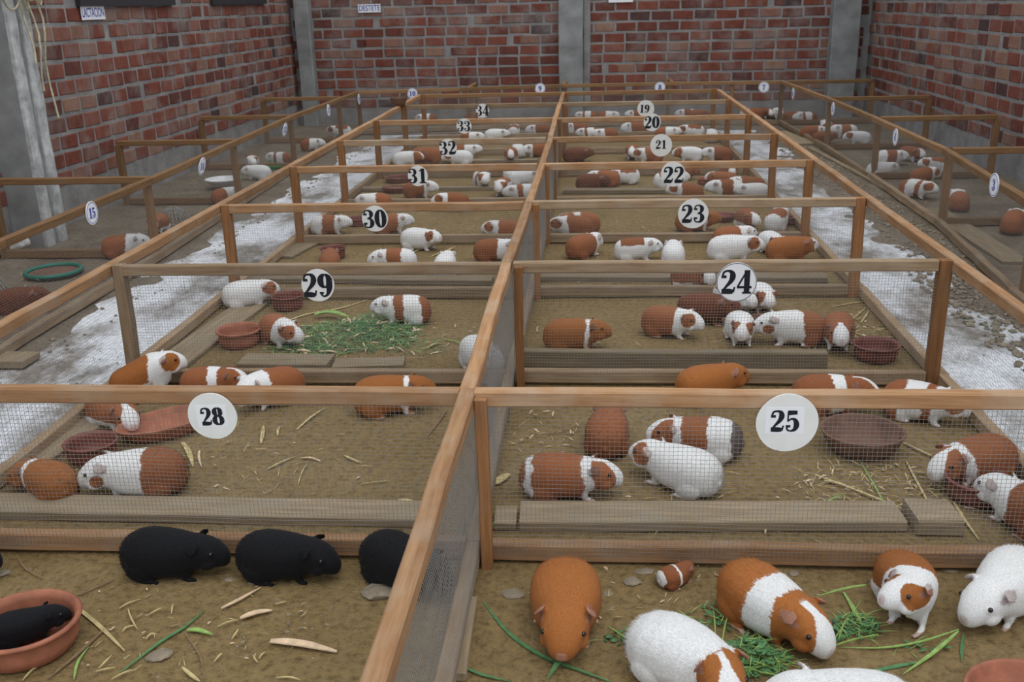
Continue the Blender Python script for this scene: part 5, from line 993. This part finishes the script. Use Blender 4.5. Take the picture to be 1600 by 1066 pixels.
# ------------------------------------------------------------------ guinea pigs
ST = np.array([  # x, centre height, half width, half height
 (-.1400, .060, .001, .001), (-.1388, .060, .018, .021), (-.134, .060, .034, .036), (-.121, .062, .050, .050), (-.096, .065, .064, .0605), (-.060, .0675, .0705, .0645),
 (-.020, .0675, .070, .0635), (.015, .067, .0655, .061), (.042, .068, .058, .057), (.062, .071, .0515, .052), (.080, .0745, .0480, .0475), (.098, .076, .0465, .0445),
 (.115, .0750, .0425, .0410), (.131, .0715, .0365, .0365), (.145, .0670, .0305, .0310), (.156, .0625, .0240, .0245), (.1635, .0595, .0155, .0160), (.1665, .0590, .001, .001)])
def base_pig(voxel):
    vs = []; fs = []; n = 28
    xs = ST[:, 0]
    for (x, zc, w, h) in ST:
        for k in range(n):
            a = 2*math.pi*k/n; c, s = math.cos(a), math.sin(a)
            e = .86 if x < .07 else .92
            yy = w*math.copysign(abs(c)**e, c); zz = h*math.copysign(abs(s)**e, s)
            if s < 0: yy *= 1+.10*abs(s)*(x < .05)
            vs.append((x, yy, zc+zz))
    m = len(ST)
    for i in range(m-1):
        for k in range(n): fs.append((i*n+k, i*n+(k+1) % n, (i+1)*n+(k+1) % n, (i+1)*n+k))
    fs.append(tuple(range(n-1, -1, -1))); fs.append(tuple((m-1)*n+k for k in range(n)))
    def blob(c, r, rot=None, nu=14, nv=9):
        b = len(vs); R = rot or Matrix.Identity(3)
        for j in range(nv+1):
            ph = math.pi*j/nv
            for i in range(nu):
                th = 2*math.pi*i/nu; p = R @ Vector((r[0]*math.sin(ph)*math.cos(th), r[1]*math.sin(ph)*math.sin(th), r[2]*math.cos(ph)))
                vs.append((c[0]+p.x, c[1]+p.y, c[2]+p.z))
        for j in range(nv):
            for i in range(nu): fs.append((b+j*nu+i, b+(j+1)*nu+i, b+(j+1)*nu+(i+1) % nu, b+j*nu+(i+1) % nu))
    th = max(.0035, voxel*.8)
    for s in (-1, 1):
        R = Matrix.Rotation(s*math.radians(-52), 3, 'X') @ Matrix.Rotation(math.radians(-28), 3, 'Y') @ Matrix.Rotation(s*math.radians(20), 3, 'Z')
        blob((.081, s*.0485, .107), (.0150, .0185, th), R)                    # ear
        blob((.120, s*.0325, .087), (.012, .009, .010))                        # brow round the eye
        blob((.110, s*.032, .056), (.024, .015, .018))                        # cheek
        blob((-.068, s*.054, .036), (.042, .019, .034))                       # thigh
        blob((-.050, s*.058, .0075), (.028, .0095, .0075))                    # hind foot
        blob((.050, s*.034, .030), (.014, .012, .030))                        # fore leg
        blob((.064, s*.036, .0065), (.016, .009, .0065))                      # fore foot
        if voxel < .005:
            for q in (-1, 0, 1):
                blob((.079, s*.036+q*.0055, .004), (.0075, .0026, .0036), None, 8, 5)
                blob((-.021, s*.058+q*.0055, .004), (.0085, .0026, .0036), None, 8, 5)
    blob((.159, 0, .064), (.008, .014, .008))                                 # nose
    blob((-.137, 0, .052), (.008, .012, .012))
    me = mesh(vs, fs); o = bpy.data.objects.new('tmp', me); C.objects.link(o)
    md = o.modifiers.new('r', 'REMESH'); md.mode = 'VOXEL'; md.voxel_size = voxel; md.use_smooth_shade = True
    sm = o.modifiers.new('s', 'SMOOTH'); sm.factor = .5; sm.iterations = 3 if voxel < .005 else 2
    dg = bpy.context.evaluated_depsgraph_get(); dg.update()
    out = bpy.data.meshes.new_from_object(o.evaluated_get(dg)); bpy.data.objects.remove(o)
    co = np.empty(len(out.vertices)*3); out.vertices.foreach_get('co', co); co = co.reshape(-1, 3)
    lp = np.empty(len(out.loops), int); out.loops.foreach_get('vertex_index', lp)
    ls = np.empty(len(out.polygons), int); out.polygons.foreach_get('loop_start', ls)
    return co, [tuple(p.vertices) for p in out.polygons]
LOD = [base_pig(.0034), base_pig(.0052), base_pig(.0085)]
def sst(a, b, x): t = np.clip((x-a)/(b-a), 0, 1); return t*t*(3-2*t)
SX = np.linspace(-.16, .19, 120)
def pose_pts(P, yb, yh, ph, lift=0):
    th = yb*sst(-.09, .05, SX)+yh*sst(.045, .105, SX); fi = ph*sst(.045, .10, SX)
    dx = SX[1]-SX[0]
    cx = np.cumsum(np.cos(th)*np.cos(fi))*dx; cy = np.cumsum(np.sin(th)*np.cos(fi))*dx; cz = np.cumsum(np.sin(fi))*dx
    k0 = np.searchsorted(SX, -.02); cx += SX[k0]-cx[k0]; cy -= cy[k0]; cz -= cz[k0]
    x = P[:, 0]; ix = lambda a: np.interp(x, SX, a)
    T = ix(th); F = ix(fi); y = P[:, 1]; w = P[:, 2]-.066
    X = ix(cx)-np.sin(T)*y-np.sin(F)*np.cos(T)*w; Y = ix(cy)+np.cos(T)*y-np.sin(F)*np.sin(T)*w; Z = .066+ix(cz)+np.cos(F)*w
    if lift:
        leg = (np.abs(y) > .016) & (x > .028) & (x < .095) & (P[:, 2] < .05)
        Z = Z+lift*sst(-.10, .06, x)*np.where(leg, sst(.012, .05, P[:, 2]), 1)
    return np.stack([X, Y, Z], -1)
HUE = {'b': (.30, .105, .042), 'o': (.36, .128, .034), 'd': (.15, .05, .026), 'w': (.80, .80, .80), 'k': (.007, .007, .009), 'g': (.13, .105, .10)}
def vnoise(P, f, seed):
    r = np.random.RandomState(seed); o = np.zeros(len(P))
    for k in range(5):
        d = r.normal(size=3); d /= np.linalg.norm(d); o += np.sin(P @ d*f*(1+.5*k)+r.uniform(0, 6.28))/(1+.4*k)
    return o/2.4
def paint(P, coat, seed):
    """fur colour of every vertex in rest coordinates: bands along the body, head patches, blaze"""
    seg = coat['seg']; s = (P[:, 0]+.14)/.3045
    tilt = coat.get('tilt', .12)
    sj = s+vnoise(P, 55, seed)*.022+vnoise(P, 260, seed+1)*.010-(P[:, 2]-.066)*tilt*3*(s < .72)+P[:, 1]*coat.get('skew', 0)*3
    col = np.tile(np.array(HUE[seg[0][1]], float), (len(P), 1)); prev = -1.0
    for (end, c) in seg: col[(sj >= prev)] = HUE[c]; prev = end
    head = s > .66
    z = P[:, 2]+vnoise(P, 60, seed+2)*.004; ay = np.abs(P[:, 1]+vnoise(P, 90, seed+3)*.0025)
    for side, key in ((1, 'pl'), (-1, 'pr')):
        c = coat.get(key)
        if c:
            pc = coat.get('pc', (.103, .085, 1.0))
            d = ((P[:, 0]-pc[0])/.036/pc[2])**2+((P[:, 2]-pc[1])/.030/pc[2])**2+vnoise(P, 70, seed+4)*.15
            col[(d < 1) & (P[:, 1]*side > .007)] = HUE[c]
    if coat.get('blaze'):
        bw = .007+.024*np.clip((P[:, 0]-.105)/.05, 0, 1)
        col[(P[:, 0] > .075) & (ay < bw*coat['blaze']) & (P[:, 2] > .045)] = HUE['w']
        col[(P[:, 0] > .148)] = HUE['w']
    if coat.get('saddle'): col[(z > .098) & (s < .6) & (s > .12)] = HUE[coat['saddle']]
    if coat.get('belly'): col[(z < .045) & (s > .15) & (s < .7)] = HUE[coat['belly']]
    ear = (((P[:, 0]-.081)**2+(np.abs(P[:, 1])-.051)**2+(P[:, 2]-.106)**2) < .022**2) & (np.abs(P[:, 1]) > .040) & (P[:, 2] > .088)
    base = col[ear]
    if len(base):
        ec = coat.get('ear')
        col[ear] = base*.45+np.array(HUE[ec] if ec else (.36, .22, .19))*.55 if coat.get('blk') is None else base
    if coat.get('blk') is None:
        nose = (P[:, 0] > .1642) & (np.abs(P[:, 1]) < .009)
        col[nose] = col[nose]*.55+np.array((.60, .36, .31))*.45
        feet = (P[:, 2] < .010) & ((P[:, 0] > .052) | (np.abs(P[:, 1]) > .043))
        col[feet] = (.60, .42, .36)
    return col
eye_me = None
def make_eye():
    global eye_me
    bm = bmesh.new(); bmesh.ops.create_uvsphere(bm, u_segments=14, v_segments=10, radius=.0058); eye_me = bpy.data.meshes.new('eye'); bm.to_mesh(eye_me); bm.free()
    eye_me.polygons.foreach_set('use_smooth', [True]*len(eye_me.polygons)); eye_me.materials.append(M['eye'])
make_eye()
def guinea_pig(i, x, y, z, rz, sc, coat, yb, yh, ph, lod, label, group, fat=1.0, lift=0.0):
    P, F = LOD[lod]; c = COATS[coat]
    Q = pose_pts(P, yb, yh, ph, lift); Q = Q*np.array((1, fat, 1))
    if lod: Q[:, 2] *= 1.08
    Q[:, 2] = np.maximum(Q[:, 2], .0005); Q *= sc
    me = bpy.data.meshes.new('guinea_pig'); me.from_pydata(Q.tolist(), [], F); me.update()
    col = paint(P, c, i*11+5); rr = random.Random(i); v = rr.uniform(.86, 1.12)
    wt = (col[:, 2] > .6); col = np.where(wt[:, None], col, col*v)
    at = me.color_attributes.new('coat', 'FLOAT_COLOR', 'POINT'); at.data.foreach_set('color', np.concatenate([col, np.ones((len(col), 1))], 1).ravel())
    o = link('guinea_pig', me, M['fur'], None, (x, y, z), (0, 0, rz), True); tag(o, label, 'guinea pig', group)
    if lod < 2:
        for s in (-1, 1):
            e = pose_pts(np.array([(.1245, s*.0375, .0900)]), yb, yh, ph, lift)[0]*np.array((1, fat, 1.08 if lod else 1))*sc
            eo = bpy.data.objects.new('eye', eye_me); C.objects.link(eo); eo.parent = o; eo.location = e; eo.scale = (sc, sc, sc)
    if lod == 0:
        r = np.random.RandomState(i); nb = 5200
        fa = np.array(F); ctr = Q[fa].mean(1); a = Q[fa[:, 1]]-Q[fa[:, 0]]; b = Q[fa[:, 3]]-Q[fa[:, 0]]; nn = np.cross(a, b); ar = np.linalg.norm(nn, axis=1); nn /= ar[:, None]+1e-12
        rest = P[fa].mean(1); ok = (rest[:, 2] > .014) & (rest[:, 0] < .152); pr = ar*ok*np.where(rest[:, 0] > .09, .8, 1); pr /= pr.sum()
        pick = r.choice(len(fa), nb, p=pr); n_ = nn[pick]
        uvw = r.dirichlet((1, 1, 1, 1), nb); p0 = (Q[fa[pick]]*uvw[:, :, None]).sum(1); cc = col[fa[pick]].mean(1)
        Pe = P.copy(); Pe[:, 0] -= .004; flow = (pose_pts(Pe, yb, yh, ph, lift)*np.array((1, fat, 1))*sc-Q)[fa[pick, 0]]; flow /= np.linalg.norm(flow, axis=1)[:, None]
        hd = rest[pick, 0] > .085; Lh = np.where(hd, .0045, .0085 if coat != 'BK' else .006)*r.uniform(.6, 1.3, nb)*sc
        dr = flow+n_*r.uniform(.10, .32, nb)[:, None]+r.normal(size=(nb, 3))*.16; dr -= n_*np.minimum(0, (dr*n_).sum(1)-.1)[:, None]; dr /= np.linalg.norm(dr, axis=1)[:, None]
        sd = np.cross(dr, n_); sd /= np.linalg.norm(sd, axis=1)[:, None]+1e-9; w = .00055*sc
        V = np.stack([p0-sd*w-n_*.0005, p0+sd*w-n_*.0005, p0+dr*Lh[:, None]], 1).reshape(-1, 3)
        V[:, 2] = np.maximum(V[:, 2], .001)
        fm = bpy.data.meshes.new('fur'); fm.from_pydata(V.tolist(), [], np.arange(nb*3).reshape(-1, 3).tolist()); fm.update()
        cv = np.repeat(cc*r.uniform(.82, 1.15, nb)[:, None], 3, 0); at = fm.color_attributes.new('coat', 'FLOAT_COLOR', 'POINT')
        at.data.foreach_set('color', np.concatenate([cv, np.ones((nb*3, 1))], 1).ravel())
        fm.polygons.foreach_set('use_smooth', [True]*nb); fm.normals_split_custom_set_from_vertices(np.repeat(n_, 3, 0).tolist())
        fo = link('fur', fm, M['strand'], o); fo['kind'] = 'stuff'
for row in PIGS: guinea_pig(*row)

# ------------------------------------------------------------------ stalks, husks, blades
for (name, mat, w, pts, lab, cat, grp) in STALKS:
    o = ribbon(name, pts, w, M[mat], fold=.5 if 'husk' in name else .3, th=.0025 if name != 'maize_leaf' else .0012, taper=(.5, .25) if name != 'maize_leaf' else (.35, .08)); tag(o, lab, cat, grp)
def leafy(name, label, regions, mats, seed, kinds):
    """loose heap of stems and small leaves: one object per heap"""
    r = random.Random(seed); vs = []; fs = []; mi = []
    for (cx, cy, ax, ay, rot, n, ht, ln) in regions:
        for k in range(n):
            a = r.uniform(0, 6.28); q = math.sqrt(r.random()); u = q*math.cos(a)*ax; v = q*math.sin(a)*ay
            x = cx+u*math.cos(rot)-v*math.sin(rot); y = cy+u*math.sin(rot)+v*math.cos(rot); z = .006+r.random()**1.6*ht*(1-q*q*.8)
            d = r.uniform(0, 6.28); el = r.uniform(-.15, .35); kind = r.choices(range(len(kinds)), [kk[0] for kk in kinds])[0]
            _, l0, w0, m0 = kinds[kind]; l = l0*r.uniform(.5, 1.3)*ln; w = w0*r.uniform(.7, 1.3)
            D = Vector((math.cos(d)*math.cos(el), math.sin(d)*math.cos(el), math.sin(el))); sd = Vector((-math.sin(d), math.cos(d), r.uniform(-.4, .4))).normalized()*w/2; up = Vector((0, 0, w*.35))
            p = Vector((x, y, z)); m = p+D*l*.5+Vector((0, 0, l*.06)); e = p+D*l; e.z = max(e.z, .003); b = len(vs)
            vs += [p-sd*.4, p+sd*.4, m-sd, m+up*.5, m+sd, e]
            fs += [(b, b+3, b+2), (b, b+1, b+3), (b+1, b+4, b+3), (b+2, b+3, b+5), (b+3, b+4, b+5)]; mi += [m0]*5
    me = mesh(vs, fs)
    for q in mats: me.materials.append(M[q])
    me.polygons.foreach_set('material_index', mi)
    o = link(name, me); tag(o, label, None, None, 'stuff'); return o
for h in HEAPS: leafy(*h)
def lumps(name, label, spots, mat, seed):
    r = random.Random(seed); vs = []; fs = []
    for (x0, x1, y0, y1, n, s0, s1) in spots:
        for k in range(n):
            x = r.uniform(x0, x1); y = r.uniform(y0, y1); s = r.uniform(s0, s1); b = len(vs); a = r.uniform(0, 6.28); e = r.uniform(1, 2)
            for (u, v, z) in ((1,0,0), (0,1,0), (-1,0,0), (0,-1,0), (.5,.5,.6), (-.5,.5,.6), (-.5,-.5,.6), (.5,-.5,.6)):
                u *= e*r.uniform(.8, 1.2); v *= r.uniform(.8, 1.2)
                vs.append((x+s*(u*math.cos(a)-v*math.sin(a)), y+s*(u*math.sin(a)+v*math.cos(a)), s*z*r.uniform(.8, 1.2)))
            fs += [(b+4,b+5,b+6,b+7), (b,b+1,b+5,b+4), (b+1,b+2,b+6,b+5), (b+2,b+3,b+7,b+6), (b+3,b,b+4,b+7)]
    o = link(name, mesh(vs, fs), M[mat]); tag(o, label, None, None, 'stuff')
for l in LUMPS: lumps(*l)
for (x, y, s, e, rz, lab, mat) in STONES:
    r = random.Random(int(x*1000)); bm = bmesh.new(); bmesh.ops.create_icosphere(bm, subdivisions=2, radius=s)
    for v in bm.verts: v.co *= r.uniform(.86, 1.1); v.co.x *= e; v.co.z *= .35
    zmin = min(v.co.z for v in bm.verts)
    for v in bm.verts: v.co.z -= zmin*.85
    me = bpy.data.meshes.new('stone'); bm.to_mesh(me); bm.free()
    tag(link('stone', me, M[mat], None, (x, y, 0), (0, 0, rz)), lab, 'stone', 'stones lying in the front pens')

def tube(name, paths, rad, mat, parent=None, n=6, loc=(0, 0, 0)):
    vs = []; fs = []
    for P in paths:
        P = [Vector(p) for p in P]; b = len(vs)
        for i, q in enumerate(P):
            T = (P[min(i+1, len(P)-1)]-P[max(i-1, 0)]).normalized(); u = T.cross(Vector((.13, .2, 1))).normalized(); v = T.cross(u)
            for k in range(n): a = 2*math.pi*k/n; vs.append(q+(u*math.cos(a)+v*math.sin(a))*rad)
        for i in range(len(P)-1):
            for k in range(n): a = b+i*n+k; c = b+i*n+(k+1) % n; fs.append((a, c, c+n, a+n))
    return link(name, mesh(vs, fs), mat, parent, loc, None, True)
t = empty('feed_tray', (-3.198, 5.482, .01)); tag(t, 'round tray with a dark green rim in the pen of sign fifteen', 'tray')
ri = tube('rim', [[(.155*math.cos(2*math.pi*i/40), .155*math.sin(2*math.pi*i/40), .02) for i in range(41)]], .013, M['teal'], t, 8)
link('tray_base', lathe([(.15, 0), (.152, .012), (.14, .014), (.02, .012)], 40), M['clay_brown'], t, None, None, True)
for (x, y, h, r, lab) in ((-3.079, 6.978, .11, .14, 'conical wire feeder in the pen of sign fourteen'), (-3.343, 5.035, .13, .13, 'wire basket feeder beside the dark brown guinea pig behind sign fifteen')):
    t = empty('wire_feeder', (x, y, 0)); tag(t, lab, 'feeder')
    tube('wire_spokes', [[(.03*math.cos(a), .03*math.sin(a), h), (r*.6*math.cos(a), r*.6*math.sin(a), h*.75), (r*math.cos(a), r*math.sin(a), .004)] for a in [2*math.pi*i/26 for i in range(26)]], .0022, M['wire'], t, 5)['kind'] = 'stuff'
    for q, z in ((.2, h), (.62, h*.74), (1, .006)): tube('wire_hoop', [[(r*q*math.cos(2*math.pi*i/30), r*q*math.sin(2*math.pi*i/30), z) for i in range(31)]], .003, M['wire'], t, 5)

r = random.Random(5); paths = []
for k in range(16):
    y0 = 6.210244465461763+r.uniform(-.08, .30); x0 = -3.56+r.uniform(-.03, .04); dz = r.uniform(.12, .42); wd = r.uniform(.05, .16)
    paths.append([(x0+.01*math.sin(i*.5+k), y0+wd*math.cos(math.pi*i/14), 1.92-dz*math.sin(math.pi*i/14)**.8) for i in range(15)])
for k in range(3):
    y0 = 6.210244465461763+.12+k*.08; paths.append([(-3.57+.02*math.sin(i+k), y0+.015*math.sin(i*1.3+k), 1.9-i*.09) for i in range(9+k*2)])
o = tube('rope_bundle', paths, .007, M['cord'], None, 6); tag(o, 'bundle of pale cord loops hanging on the plastered column', 'cord')
o = link('hanging_hook', box_me(-.03, .04, -.02, .02, -.01, .01), M['frame'], None, (-3.60, 6.31, 1.92)); tag(o, 'dark hook on the column that holds the cord bundle', 'hook')
